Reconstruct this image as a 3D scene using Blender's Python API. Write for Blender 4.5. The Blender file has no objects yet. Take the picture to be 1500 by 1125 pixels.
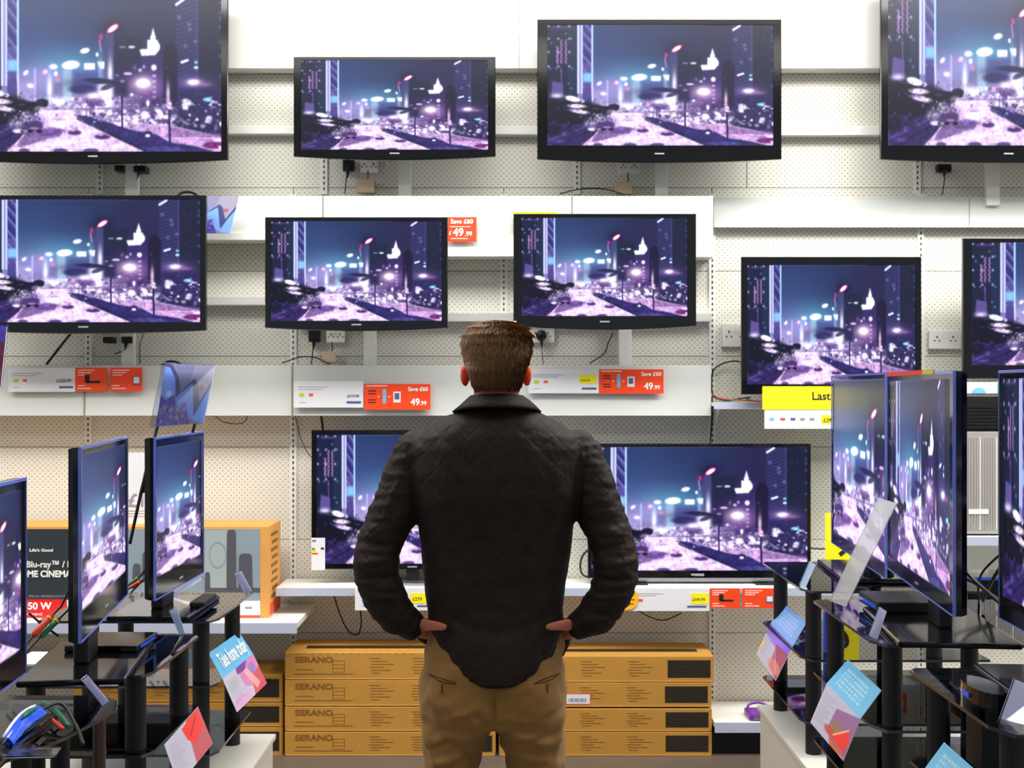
import bpy, bmesh, math, random
import numpy as np
from mathutils import Vector, Matrix, Euler
random.seed(7); RNG = np.random.default_rng(11)
SC = bpy.context.scene
COL = SC.collection
PI = math.pi
# ------------------------------------------------------------------ camera, world, light, exposure
F = 1830.0; HOR = 570.0; EYE = 1.65
cd = bpy.data.cameras.new('camera'); cam = bpy.data.objects.new('camera', cd); COL.objects.link(cam)
cam.location = (0, 0, EYE); cam.rotation_euler = (PI/2, 0, 0)
cd.sensor_width = 36; cd.lens = 36*F/1500; cd.shift_y = (HOR-562.5)/1500
cd.clip_start = .05; cd.clip_end = 60
cd.dof.use_dof = True; cd.dof.focus_distance = 3.2; cd.dof.aperture_fstop = 9.0
SC.camera = cam
w = bpy.data.worlds.new('world'); SC.world = w; w.use_nodes = True
w.node_tree.nodes['Background'].inputs[0].default_value = (.80, .88, 1, 1)
w.node_tree.nodes['Background'].inputs[1].default_value = .40
SC.cycles.transparent_max_bounces = 40; SC.cycles.max_bounces = 12; SC.cycles.glossy_bounces = 6
SC.view_settings.view_transform = 'Standard'; SC.view_settings.look = 'None'
SC.view_settings.exposure = 0.0; SC.view_settings.gamma = 1; SC.view_settings.use_curve_mapping = False
def area(name, loc, rot, sx, sy, power, col=(1, .985, .95)):
    l = bpy.data.lights.new(name, 'AREA'); l.shape = 'RECTANGLE'; l.size = sx; l.size_y = sy
    l.energy = power; l.color = col
    o = bpy.data.objects.new(name, l); COL.objects.link(o); o.location = loc; o.rotation_euler = rot
    return o
# rows of fluorescent troffers hung parallel to the television wall
area('troffer_light_row_wall', (0, 4.0, 4.16), (math.radians(12), 0, 0), 9.5, 1.0, 370)
area('troffer_light_row_right', (3.2, 4.4, 4.16), (math.radians(12), 0, 0), 3.0, .6, 85)
area('troffer_light_row_middle', (0, 1.9, 4.2), (math.radians(10), 0, 0), 9.0, .6, 60)

# ------------------------------------------------------------------ materials
def lin(c):
    c = [x/255 for x in c[:3]]
    return tuple(x/12.92 if x <= .04045 else ((x+.055)/1.055)**2.4 for x in c)+(1,)
def mat(name, col, rough=.5, metal=0, spec=.5, bump=0, bscale=200, var=0, vscale=5, coat=0, stretch=(1, 1, 1), sheen=0):
    m = bpy.data.materials.new(name); m.use_nodes = True; nt = m.node_tree; n = nt.nodes; L = nt.links
    b = n['Principled BSDF']
    c = lin(col) if max(col) > 1 else tuple(col)+(1,)
    b.inputs['Base Color'].default_value = c; b.inputs['Roughness'].default_value = rough
    b.inputs['Metallic'].default_value = metal; b.inputs['Specular IOR Level'].default_value = spec
    if coat: b.inputs['Coat Weight'].default_value = coat; b.inputs['Coat Roughness'].default_value = .05
    if sheen: b.inputs['Sheen Weight'].default_value = sheen
    tc = n.new('ShaderNodeTexCoord'); mp = n.new('ShaderNodeMapping'); L.new(tc.outputs['Object'], mp.inputs[0])
    mp.inputs['Scale'].default_value = stretch
    if var or bump:
        nz = n.new('ShaderNodeTexNoise'); nz.inputs['Scale'].default_value = vscale; nz.inputs['Detail'].default_value = 5
        L.new(mp.outputs[0], nz.inputs[0])
    if var:
        mx = n.new('ShaderNodeMix'); mx.data_type = 'RGBA'
        mx.inputs[6].default_value = tuple(x*(1-var) for x in c[:3])+(1,)
        mx.inputs[7].default_value = tuple(min(1, x*(1+var)) for x in c[:3])+(1,)
        L.new(nz.outputs[0], mx.inputs[0]); L.new(mx.outputs[2], b.inputs['Base Color'])
    if bump:
        nb = n.new('ShaderNodeTexNoise'); nb.inputs['Scale'].default_value = bscale; nb.inputs['Detail'].default_value = 4
        L.new(mp.outputs[0], nb.inputs[0])
        bp = n.new('ShaderNodeBump'); bp.inputs['Strength'].default_value = bump; bp.inputs['Distance'].default_value = .003
        L.new(nb.outputs[0], bp.inputs['Height']); L.new(bp.outputs[0], b.inputs['Normal'])
    return m
def M_(nt, op, a, b=None, c=None):
    n = nt.nodes.new('ShaderNodeMath'); n.operation = op
    for i, v in enumerate((a, b, c)):
        if v is None: continue
        if hasattr(v, 'links'): nt.links.new(v, n.inputs[i])
        else: n.inputs[i].default_value = v
    return n.outputs[0]
def peg_material():
    m = mat('pegboard_cream_steel', (231, 227, 214), .45); nt = m.node_tree; L = nt.links; b = nt.nodes['Principled BSDF']
    g = nt.nodes.new('ShaderNodeNewGeometry'); s = nt.nodes.new('ShaderNodeSeparateXYZ'); L.new(g.outputs['Position'], s.inputs[0])
    p = .0262
    def lattice(off):
        u = M_(nt, 'SUBTRACT', M_(nt, 'FRACT', M_(nt, 'ADD', M_(nt, 'DIVIDE', s.outputs[0], p), 50+off)), .5)
        v = M_(nt, 'SUBTRACT', M_(nt, 'FRACT', M_(nt, 'ADD', M_(nt, 'DIVIDE', s.outputs[2], p), 50+off)), .5)
        return M_(nt, 'SQRT', M_(nt, 'ADD', M_(nt, 'MULTIPLY', u, u), M_(nt, 'MULTIPLY', v, v)))
    d = M_(nt, 'MINIMUM', lattice(0), lattice(.5))
    hole = M_(nt, 'SMOOTHSTEP', d, .22, .13) if False else M_(nt, 'LESS_THAN', d, .135)
    mx = nt.nodes.new('ShaderNodeMix'); mx.data_type = 'RGBA'
    mx.inputs[6].default_value = lin((231, 228, 216)); mx.inputs[7].default_value = lin((168, 164, 150))
    L.new(hole, mx.inputs[0]); L.new(mx.outputs[2], b.inputs['Base Color'])
    return m
def glass_material(name, tint, fres=1.5, rough=.02, base=.04):
    m = bpy.data.materials.new(name); m.use_nodes = True; nt = m.node_tree; n = nt.nodes; L = nt.links
    n.remove(n['Principled BSDF'])
    t = n.new('ShaderNodeBsdfTransparent'); t.inputs[0].default_value = tuple(tint)+(1,)
    g = n.new('ShaderNodeBsdfGlossy'); g.inputs['Roughness'].default_value = rough
    f = n.new('ShaderNodeFresnel'); f.inputs[0].default_value = fres
    a = M_(nt, 'ADD', f.outputs[0], base); mx = n.new('ShaderNodeMixShader')
    L.new(a, mx.inputs[0]); L.new(t.outputs[0], mx.inputs[1]); L.new(g.outputs[0], mx.inputs[2])
    L.new(mx.outputs[0], n['Material Output'].inputs[0]); return m
def image_material(name, arr, emit=0, rough=.35, spec=.5):
    h, w_ = arr.shape[:2]
    im = bpy.data.images.new(name, w_, h)
    px = np.ones((h, w_, 4), np.float32); px[..., :3] = np.clip(arr[::-1], 0, 1)
    im.pixels.foreach_set(px.ravel()); im.update(); im.pack()
    m = bpy.data.materials.new(name); m.use_nodes = True; nt = m.node_tree; b = nt.nodes['Principled BSDF']
    t = nt.nodes.new('ShaderNodeTexImage'); t.image = im; t.extension = 'EXTEND'
    b.inputs['Roughness'].default_value = rough; b.inputs['Specular IOR Level'].default_value = spec
    if emit:
        b.inputs['Base Color'].default_value = (.004, .004, .006, 1)
        nt.links.new(t.outputs[0], b.inputs['Emission Color']); b.inputs['Emission Strength'].default_value = emit
    else: nt.links.new(t.outputs[0], b.inputs['Base Color'])
    return m

# ------------------------------------------------------------------ a tiny painter for pictures that are flat in the shop
class Canvas:
    def __init__(s, w, h, x0, y0, x1, y1, col=(0, 0, 0)):
        s.W, s.H = w, h; s.a = np.zeros((h, w, 3)); s.a[:] = np.array(col)/255
        s.X, s.Y = np.meshgrid(x0+(np.arange(w)+.5)/w*(x1-x0), y0+(np.arange(h)+.5)/h*(y1-y0))
    def put(s, m, col, a=1):
        m = (np.clip(m, 0, 1)*a)[..., None]; s.a = s.a*(1-m)+np.array(col)/255*m
    def add(s, m, col, a=1): s.a = s.a+m[..., None]*np.array(col)/255*a
    def g(s, cx, cy, rx, ry=None, col=(255, 255, 255), a=1, add=False):
        ry = ry or rx; m = np.exp(-(((s.X-cx)/rx)**2+((s.Y-cy)/ry)**2))
        (s.add if add else s.put)(m, col, a)
    def e(s, cx, cy, rx, ry, col, a=1, soft=.35, rot=0):
        c, n = math.cos(rot), math.sin(rot); u = (s.X-cx)*c+(s.Y-cy)*n; v = -(s.X-cx)*n+(s.Y-cy)*c
        r = np.sqrt((u/rx)**2+(v/ry)**2); s.put((1-r)/soft+.5, col, a)
    def box(s, x0, y0, x1, y1, col, a=1, soft=.5):
        m = np.minimum.reduce([(s.X-x0), (x1-s.X), (s.Y-y0), (y1-s.Y)])/soft+.5; s.put(m, col, a)
    def poly(s, P, col, a=1):
        ins = np.zeros(s.X.shape, bool); n = len(P)
        for i in range(n):
            (xa, ya), (xb, yb) = P[i], P[(i+1) % n]
            if ya == yb: continue
            c = ((ya > s.Y) != (yb > s.Y)) & (s.X < (xb-xa)*(s.Y-ya)/(yb-ya)+xa); ins ^= c
        m = ins.astype(float)
        for _ in range(getattr(s, 'soft', 0)):
            m = (m+np.roll(m, 1, 0)+np.roll(m, -1, 0))/3; m = (m+np.roll(m, 1, 1)+np.roll(m, -1, 1))/3
        s.put(m, col, a)
    def line(s, x0, y0, x1, y1, w, col, a=1):
        dx, dy = x1-x0, y1-y0; L2 = dx*dx+dy*dy
        t = np.clip(((s.X-x0)*dx+(s.Y-y0)*dy)/L2, 0, 1); d = np.hypot(s.X-x0-t*dx, s.Y-y0-t*dy)
        s.put((w-d)/.6+.5, col, a)
    def blur(s, k=1):
        for _ in range(k):
            for ax in (0, 1):
                p = np.concatenate([s.a.take([0], ax), s.a, s.a.take([-1], ax)], ax)
                n = s.a.shape[ax]; s.a = (p.take(range(n), ax)+2*p.take(range(1, n+1), ax)+p.take(range(2, n+2), ax))/4

def paint_city():
    c = Canvas(760, 404, 802, 36, 1133, 213); c.soft = 3
    Y = (c.Y-36)/177; Xn = (c.X-802)/331
    stops = [(0, (36, 58, 118)), (.25, (48, 74, 138)), (.42, (80, 94, 165)), (.58, (132, 124, 190)), (.7, (150, 130, 190)), (1, (80, 55, 130))]
    for k in range(3): c.a[..., k] = np.interp(Y, [q[0] for q in stops], [q[1][k]/255 for q in stops])
    c.put(np.clip((Xn-.3)/.45, 0, 1)*np.clip(1.5-Y*2, 0, 1), (24, 36, 76), .9)
    c.put(np.clip((Xn-.6)/.12, 0, 1), (36, 32, 88), .85)
    c.g(935, 116, 48, 22, (70, 170, 205), .75); c.g(900, 128, 38, 16, (190, 170, 225), .55)
    # left tower
    c.box(802, 36, 846, 146, (20, 28, 66)); c.box(832, 36, 845, 140, (24, 42, 82))
    for x in (803.5, 818, 834):
        for y in (38, 56.5, 76, 97): c.g(x, y, 1.9, 1.7, (190, 200, 255), .95)
    for x, y in ((808, 63), (806, 100), (837, 56), (838, 100), (829, 49), (815, 100), (833, 122), (837, 129), (822, 104)): c.g(x, y, 1.6, 1.4, (130, 140, 215), .9)
    for x, y0, y1 in ((816.5, 68, 93), (822.3, 58, 93), (829, 58, 93)):
        for k in range(40):
            y = y0+(y1-y0)*k/39; c.g(x+math.sin(y*.9+x)*.8, y, 1.3, 1.2, (190, 120, 215) if k % 5 else (235, 190, 240), .55)
    for x in (812, 817, 823, 829): c.g(x, 39.5, 2, 1.8, (150, 90, 200), .7)
    c.line(822, 99, 822.5, 122, .9, (130, 80, 185), .8)
    c.poly([(809, 118), (825, 122), (825, 142), (807, 142)], (96, 78, 160)); c.g(816, 140, 9, 3.5, (235, 225, 245), .95)
    c.box(845.5, 36, 848.7, 137, (214, 220, 250)); c.box(848.7, 36, 851.2, 137, (150, 138, 195)); c.box(851.2, 36, 853.8, 137, (214, 220, 250))
    c.box(853.8, 36, 866.5, 152, (46, 40, 128)); c.box(853.8, 92, 866.5, 152, (84, 78, 165))
    for k, y in enumerate((30, 46, 61, 80, 99, 126)): c.poly([(853.8, y), (866.5, y+14), (866.5, y+20), (853.8, y+5)], (92, 104, 185), .75); c.line(854, y, 866.5, y+14, .5, (165, 170, 235), .8)
    c.box(854, 107, 866.5, 120, (135, 205, 232), .95, 4); c.box(854, 128, 867, 152, (75, 62, 150), .8)
    c.box(866.2, 36, 869, 128, (190, 220, 250)); c.line(867.5, 126, 868.5, 152, 1.4, (225, 215, 245))
    # distance
    c.box(870, 132, 890, 156, (180, 165, 215), .6, 5); c.line(890, 118, 890, 158, 1.5, (205, 190, 235), .8)
    for a in ((878, 122, 4, 2.4, -.6), (884, 137, 4.5, 2.4, .1), (903, 121, 3.5, 2.6, -.4), (914, 115, 5.5, 3, 0), (917, 123, 2.5, 3, 0)): c.e(*a[:4], (250, 240, 255), .95, .6, a[4])
    c.g(900, 122, 5, 5, (230, 110, 190), .4); c.e(919.5, 130, 3.4, 2.3, (250, 130, 190), .95, .6); c.g(909, 140, 3.2, 16, (250, 248, 255), .95)
    c.box(926, 118, 938, 154, (165, 200, 215), .75, 4); c.box(915, 134, 925, 155, (120, 115, 180), .7, 2); c.g(921, 156, 15, 6.5, (250, 252, 255), .97)
    c.e(936.5, 113, 11.5, 4.8, (255, 255, 255), 1, .35, -.08); c.box(954, 111, 968, 118.5, (255, 255, 255), 1, 1.5); c.poly([(971, 109), (981, 109), (980, 118), (974, 117)], (255, 255, 255))
    c.e(955, 96.5, 6.2, 3, (248, 255, 255), 1, .5, -.2); c.e(971, 101, 2, 2.6, (220, 245, 255))
    c.box(940, 120, 975, 142, (72, 78, 160), .8, 8)
    c.e(976, 80.5, 2.6, 3.6, (240, 40, 130), 1, .7); c.line(974, 85, 976, 97, 1.3, (170, 120, 205), .9)
    c.g(992, 71, 15, 11, (24, 10, 60), .95); c.e(991.3, 71, 8.8, 3.6, (255, 40, 150), 1, .5, -.55); c.e(991.3, 71, 7.2, 2.6, (255, 255, 255), 1, .4, -.55)
    c.box(981, 77, 992.5, 134, (62, 66, 132), .95, 2); c.g(988, 122, 3.4, 17, (252, 250, 255), .95); c.g(975, 118, 2.5, 14, (180, 200, 235), .7)
    c.box(993, 78, 1029, 146, (24, 32, 66), .92, 3); c.e(1004, 92.3, 4.5, 1.3, (110, 130, 180)); c.e(1016, 92.3, 4.6, 1.8, (190, 210, 235))
    c.box(994, 104, 1028, 132, (34, 26, 80), .7, 6); c.e(1011, 123, 5.8, 1.8, (215, 210, 245)); c.e(997, 125, 2.5, 1.5, (120, 100, 190)); c.e(1004, 132, 3.3, 1.8, (190, 215, 240)); c.g(1020, 116, 2.5, 3, (150, 120, 200), .7)
    c.box(1028, 100, 1060, 170, (50, 36, 108), .95, 2); c.e(1067, 108, 9.5, 21, (24, 16, 62), 1, .12); c.box(1057.5, 104, 1076, 160, (26, 18, 70), .95, 2)
    c.poly([(1043.8, 69), (1040.5, 82), (1047.5, 82)], (245, 245, 255)); c.box(1036.5, 84, 1050, 97, (250, 250, 255), 1, 1.5); c.e(1048, 92, 5, 6, (250, 250, 255)); c.poly([(1026, 95), (1052, 94), (1047, 101.5), (1029, 102.5)], (250, 250, 255)); c.box(1040.5, 80, 1047, 85, (250, 250, 255))
    c.e(1045, 116, 3.6, 3.6, (255, 240, 250), 1, .5)
    for y in (125.5, 132, 138.5, 144, 149.5): c.e(1045.5, y, 2.6, 1.7, (225, 195, 240), .95, .6)
    c.e(1062, 115, 2.5, 2.4, (225, 215, 255), 1, .6); c.e(1027, 119, 2.6, 2.2, (200, 190, 240)); c.e(1032, 115, 2, 2.2, (165, 150, 220))
    c.g(1031, 140, 30, 17, (165, 100, 190), .75); c.g(1031, 134, 13, 8, (255, 236, 248), 1); c.e(1031, 134, 8, 4.2, (255, 255, 255), 1, .8)
    c.e(1016.2, 147.3, 2.3, 2.2, (210, 225, 255)); c.g(1063.5, 146, 2.3, 14, (250, 215, 245), .98)
    # right building
    c.box(1073, 36, 1103, 152, (50, 50, 112), .97, 1)
    for k in range(24): y = 38+k*5.2; c.line(1074, y+6, 1102, y-3, .9, (30, 32, 82), .8)
    c.box(1103, 36, 1133, 140, (24, 28, 62), .97, 1.5); c.box(1100, 36, 1103, 150, (70, 66, 150), .5)
    c.line(1074, 43.5, 1084, 37.5, 1.6, (235, 235, 255)); c.line(1081, 110, 1089, 107.5, 1.5, (240, 240, 255)); c.e(1100, 110, 2.6, 2, (130, 190, 220)); c.e(1100, 116, 3, 2, (190, 235, 240))
    for x, y in ((1091, 66), (1092, 72), (1086, 91), (1099, 86), (1078, 58)): c.g(x, y, 2.4, 2.2, (120, 130, 195), .8)
    for y in (41, 53, 59, 69, 87, 103, 126): c.g(1131, y, 2, 1.8, (60, 100, 180), .8)
    c.g(1097, 136, 30, 12, (120, 85, 185), .6); c.g(1097, 133, 10, 4, (255, 220, 245), 1); c.e(1097, 133, 7, 2.6, (255, 250, 250), 1, .8); c.g(1111, 135.5, 10, 2.4, (190, 110, 190), .7)
    # ground band
    c.box(870, 160, 1133, 213, (130, 100, 170), .55, 6); c.box(1076, 140, 1133, 190, (36, 32, 96), .8, 6)
    r = np.random.default_rng(4)
    for _ in range(150):
        x = r.uniform(935, 1075); y = 160+r.normal(0, 1)*6+(x-935)*.12; v = r.uniform(0, 1)
        c.e(x, y+4, r.uniform(1.2, 4.5), r.uniform(1, 3), (250, 240, 252) if v > .38 else (92, 62, 150), .75, .7)
    for k in range(40):
        x = 985+k*2.3+r.normal()*2; c.e(x, 180+(x-985)*.06+r.normal()*1.2, r.uniform(2, 5), r.uniform(1.5, 3.2), (255, 242, 250), .8, .8)
    c.g(985, 152, 10, 16, (252, 248, 255), .95); c.e(980, 140, 9, 9, (250, 246, 255), .8, .7)
    c.e(952, 141, 17, 5.5, (40, 34, 104), .92, .5); c.e(975, 131.5, 22, 3.2, (24, 22, 72), .9, .5, .06); c.e(985, 138, 10, 3, (30, 26, 80), .8, .5, -.35); c.g(950, 134, 22, 5, (50, 48, 120), .6)
    c.e(966, 155, 14, 5, (84, 50, 140), .8, .6); c.g(966, 149, 10, 4.4, (255, 236, 250), 1); c.e(949, 153, 3.5, 3, (240, 180, 220), .9, .6)
    c.box(993, 132, 1010, 150, (30, 26, 78), .75, 6); c.g(1000, 158, 5, 5, (150, 120, 190), .6)
    c.line(900, 164, 1062, 163.2, .7, (140, 120, 180), .8)
    for x in (957, 962, 967): c.line(x, 160, x, 172, .7, (90, 60, 150), .8)
    # left trees
    c.poly([(802, 145), (835, 147), (852, 152), (880, 155), (908, 157), (905, 161), (890, 168), (876, 174), (868, 182), (835, 187), (802, 190)], (9, 11, 36)); c.e(899, 156, 8, 4, (18, 18, 58)); c.e(855, 160, 34, 12, (12, 13, 42), .8, .3, .12)
    c.e(839, 144.5, 11, 4, (248, 248, 255), 1, .35, .22); c.e(853, 148, 3.5, 2.4, (210, 205, 245))
    c.e(845, 155, 14, 3, (245, 225, 245), .95, .6, .05); c.e(849, 163, 14, 3, (245, 228, 248), .95, .6, .15); c.e(838, 160, 8, 1.5, (120, 90, 170), .7)
    c.poly([(802, 180), (868, 182), (884, 176), (890, 186), (858, 213), (802, 213)], (46, 32, 104)); c.e(810, 190, 12, 8, (10, 10, 40), .8, .8)
    c.line(803, 206, 856, 186, 1.6, (92, 70, 150), .7); c.line(815, 213, 862, 192, 1.2, (24, 16, 74), .8); c.e(820, 207, 9, 2.2, (100, 55, 160), .8, .8)
    # road
    c.poly([(898, 162), (942, 163), (960, 175), (985, 187), (1012, 199), (1040, 213), (852, 213), (878, 192), (890, 180)], (228, 208, 238))
    c.e(889, 180, 13, 9, (150, 120, 190), .75, .9); c.poly([(866, 205), (880, 189), (912, 184), (930, 188), (921, 195), (890, 203), (868, 209)], (120, 78, 162), .85); c.e(912, 191, 15, 4, (84, 52, 142), .6, 1)
    c.line(879, 189, 857, 213, 1, (225, 170, 220), .9); c.line(900, 168, 930, 164, 1.2, (240, 215, 235), .8); c.line(905, 176, 945, 175, .7, (190, 160, 215), .7)
    for a in ((865, 180, 9, 6), (880, 172, 7, 6), (896, 164, 7, 4)): c.e(*a, (222, 208, 235), .55, .9)
    for _ in range(60): c.e(r.uniform(856, 898), r.uniform(166, 186), r.uniform(.8, 2.4), r.uniform(.7, 1.8), [(235, 220, 240), (150, 120, 185), (60, 44, 110)][r.integers(3)], .8, .7)
    c.e(869, 189, 8, 2.4, (255, 240, 250), 1, .5); c.e(889.5, 183, 10.5, 5.5, (84, 50, 130), .95, .4); c.e(884, 189.5, 3.5, 1.8, (20, 10, 60)); c.e(896, 189.5, 3.5, 1.8, (20, 10, 60)); c.e(889, 186, 6, 1.4, (190, 140, 205), .8)
    c.e(919, 182.5, 9, 1.8, (255, 250, 255), .9, .6); c.line(925, 190, 940, 213, .6, (240, 215, 240), .6)
    for x, y, rr in ((941.5, 191, 8), (978, 196, 9.5)): c.e(x, y-2, rr*.7, 2.6, (200, 130, 195), .9, .6); c.e(x, y, rr, 2.5, (80, 40, 128), .95, .5); c.e(x-2, y-2.5, 3, 1.2, (225, 190, 235), .8)
    for x, rr in ((876, 7), (923, 9), (963, 10)): c.e(x, 212, rr, 2.6, (92, 66, 160), .95, .4)
    c.g(870, 210, 12, 2.5, (255, 240, 235), .6)
    # median, right carriageway
    c.poly([(1000, 184), (1030, 180), (1075, 184), (1133, 196), (1133, 213), (1118, 213), (1060, 202), (1010, 190)], (206, 168, 218))
    c.poly([(1068, 184), (1133, 197), (1133, 206), (1098, 198), (1060, 196)], (140, 90, 165), .7); c.line(1070, 197, 1133, 198, .8, (245, 205, 235), .8)
    c.poly([(940, 170), (958, 172), (985, 179), (1012, 187), (1036, 191), (1048, 193), (1065, 202), (1095, 206), (1125, 213), (1034, 213), (1012, 204), (985, 192), (962, 181)], (44, 34, 116)); c.line(946, 175, 1034, 212, 1.6, (20, 20, 78), .7)
    c.e(1060, 210, 26, 3, (84, 76, 168), .7, .8); c.e(1037, 192, 5.5, 3, (40, 24, 88)); c.e(1037, 194.5, 3.4, 2, (245, 240, 255))
    c.e(1122, 205.5, 13, 4, (112, 24, 110), .95, .4); c.e(1129, 200, 6, 1.4, (255, 240, 255)); c.e(1131, 207.5, 2.5, 1.8, (240, 200, 240))
    for a in ((1088, 156, 6.5, 4, .3), (1086, 162, 4, 3, 0), (1116.5, 176, 4, 4.5, .5), (1109, 183, 3.6, 3.6, 0), (1099, 183, 2.6, 2.2, 0), (1052, 167, 7, 3, .7), (1075, 175, 8, 3.5, .3), (1087, 180, 6, 2.2, .3), (1033, 171, 6, 5, 0), (1132, 181, 1.6, 3, 0), (1037, 157, 2.2, 4, 0), (1066, 162, 4, 2, .3)): c.e(*a[:4], (248, 240, 252), .92, .6, a[4])
    c.e(1115, 153, 6, 2.6, (110, 205, 240), 1, .5); c.e(1125.5, 156, 3, 1.8, (190, 130, 210), .9, .6); c.poly([(1078, 168), (1133, 186), (1133, 193), (1068, 183)], (34, 26, 86), .55)
    c.line(1003.5, 148, 1003.8, 187, 1.1, (46, 26, 98)); c.line(1065, 166, 1066, 205, 1.3, (36, 24, 92)); c.e(1062, 159, 6, 2, (225, 160, 210), .6, .8)
    # grain of the real picture: foliage, windows, wet road
    def tex(sx, sy, seed):
        q = np.random.default_rng(seed); h_, w_ = int(404/sy)+3, int(760/sx)+3; g = q.normal(0, 1, (h_, w_))
        yi = np.arange(404)/sy; xi = np.arange(760)/sx; y0 = yi.astype(int); x0 = xi.astype(int); fy = (yi-y0)[:, None]; fx = (xi-x0)[None]
        fy = fy*fy*(3-2*fy); fx = fx*fx*(3-2*fx)
        return (g[y0][:, x0]*(1-fy)*(1-fx)+g[y0+1][:, x0]*fy*(1-fx)+g[y0][:, x0+1]*(1-fy)*fx+g[y0+1][:, x0+1]*fy*fx)
    low = np.clip((Y-.55)/.15, 0, 1); lum = c.a.mean(2)
    n1 = tex(7, 5, 1)*.6+tex(14, 8, 2)*.5; n2 = tex(4, 4, 3)
    mid = np.clip((Y-.62)/.06, 0, 1)*np.clip((.88-Y)/.08, 0, 1)*np.clip((Xn-.28)/.1, 0, 1)
    c.a = c.a*(1+(n1*.20*low*np.clip(1.15-lum, .15, 1)+n2*.10*low)[..., None])
    c.put(np.clip(n1-.55, 0, 1)*mid*1.3, (252, 242, 250), .9); c.put(np.clip(-n1-.6, 0, 1)*mid*1.3, (58, 38, 112), .9)
    lt = np.clip((Y-.6)/.05, 0, 1)*np.clip((.28-Xn)/.06, 0, 1)*np.clip((.93-Y)/.05, 0, 1)
    c.put(np.clip(n1-.9, 0, 1)*lt, (140, 110, 190), .8); c.put(np.clip(-n1-.2, 0, 1)*lt, (10, 10, 40), .8)
    c.put(np.clip(n2*tex(9, 3, 6)-.9, 0, 1)*np.clip((Xn-.8)/.02, 0, 1)*np.clip((.62-Y)/.1, 0, 1), (90, 100, 180), .5)
    road = np.clip((Y-.74)/.05, 0, 1)*np.clip(lum-.45, 0, .4)*2.5
    c.put(np.clip(tex(22, 5, 8)*.6, 0, 1)*road, (165, 130, 190), .4); c.put(np.clip(-tex(30, 6, 9)*.6, 0, 1)*road, (248, 236, 244), .4)
    for x, y, rr in ((941.5, 191, 8), (978, 196, 9.5)): c.e(x, y-2, rr*.7, 2.6, (196, 140, 195), .9, .6); c.e(x, y, rr, 2.7, (72, 40, 118), .95, .5); c.e(x-2, y-2.5, 3, 1.2, (225, 190, 235), .8)
    for x, rr in ((876, 7), (923, 9), (963, 10)): c.e(x, 211.5, rr, 2.2, (84, 62, 140), .9, .4)
    c.e(889.5, 183, 10.5, 5.5, (74, 46, 116), .9, .4); c.e(884, 189.5, 3.5, 1.8, (20, 10, 60)); c.e(896, 189.5, 3.5, 1.8, (20, 10, 60)); c.e(889, 186, 6, 1.4, (190, 140, 205), .8)
    c.line(1003.5, 148, 1003.8, 187, 1.1, (46, 26, 98)); c.line(1065, 166, 1066, 205, 1.3, (36, 24, 92)); c.line(900, 164, 1062, 163.2, .7, (120, 100, 165), .8)
    c.e(1067, 102, 9.5, 15, (22, 16, 54), .85, .2); c.box(1057.5, 102, 1076, 152, (24, 17, 60), .8, 2); c.g(1063.5, 146, 2.3, 12, (250, 215, 245), .95)
    c.a = np.clip(c.a, 0, 1); c.blur(3)
    g = c.a.copy(); hi = np.clip(g-.72, 0, 1)*2.2; t_ = c.a; c.a = hi
    for _ in range(3): c.blur(14)
    c.a = np.clip(t_+c.a*.38, 0, 1); l_ = c.a.mean(2, keepdims=True); c.a = np.clip(l_+(c.a-l_)*.86, 0, 1)
    return c.a

# ------------------------------------------------------------------ geometry helpers
def PP(px, py, d): return Vector(((px-750)/F*d, d, EYE-(py-HOR)/F*d))
def setp(o, label=None, cat=None, group=None, kind=None):
    for k, v in (('label', label), ('category', cat), ('group', group), ('kind', kind)):
        if v: o[k] = v
    return o
def inv(p):
    m = Matrix.LocRotScale(p.location, p.rotation_euler, None)
    if p.parent is not None: m = world_of(p.parent) @ p.matrix_parent_inverse @ m
    return m
def world_of(p):
    m = Matrix.LocRotScale(p.location, p.rotation_euler, None)
    return world_of(p.parent) @ p.matrix_parent_inverse @ m if p.parent is not None else m
def link(name, me, parent=None, local=False, base=True):
    o = bpy.data.objects.new(name, me); COL.objects.link(o)
    if parent is not None:
        o.parent = parent
        if not local: o.matrix_parent_inverse = world_of(parent).inverted()
    elif base and len(me.vertices):
        v = np.empty(len(me.vertices)*3); me.vertices.foreach_get('co', v); v = v.reshape(-1, 3)
        b = Vector(((v[:, 0].min()+v[:, 0].max())/2, (v[:, 1].min()+v[:, 1].max())/2, v[:, 2].min()))
        me.transform(Matrix.Translation(-b)); o.location = b
    return o
def thing(name, label, cat, loc=(0, 0, 0), rz=0, group=None, kind=None):
    o = bpy.data.objects.new(name, None); COL.objects.link(o); o.location = loc; o.rotation_euler = (0, 0, rz); o.empty_display_size = .05
    return setp(o, label, cat, group, kind)
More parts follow.
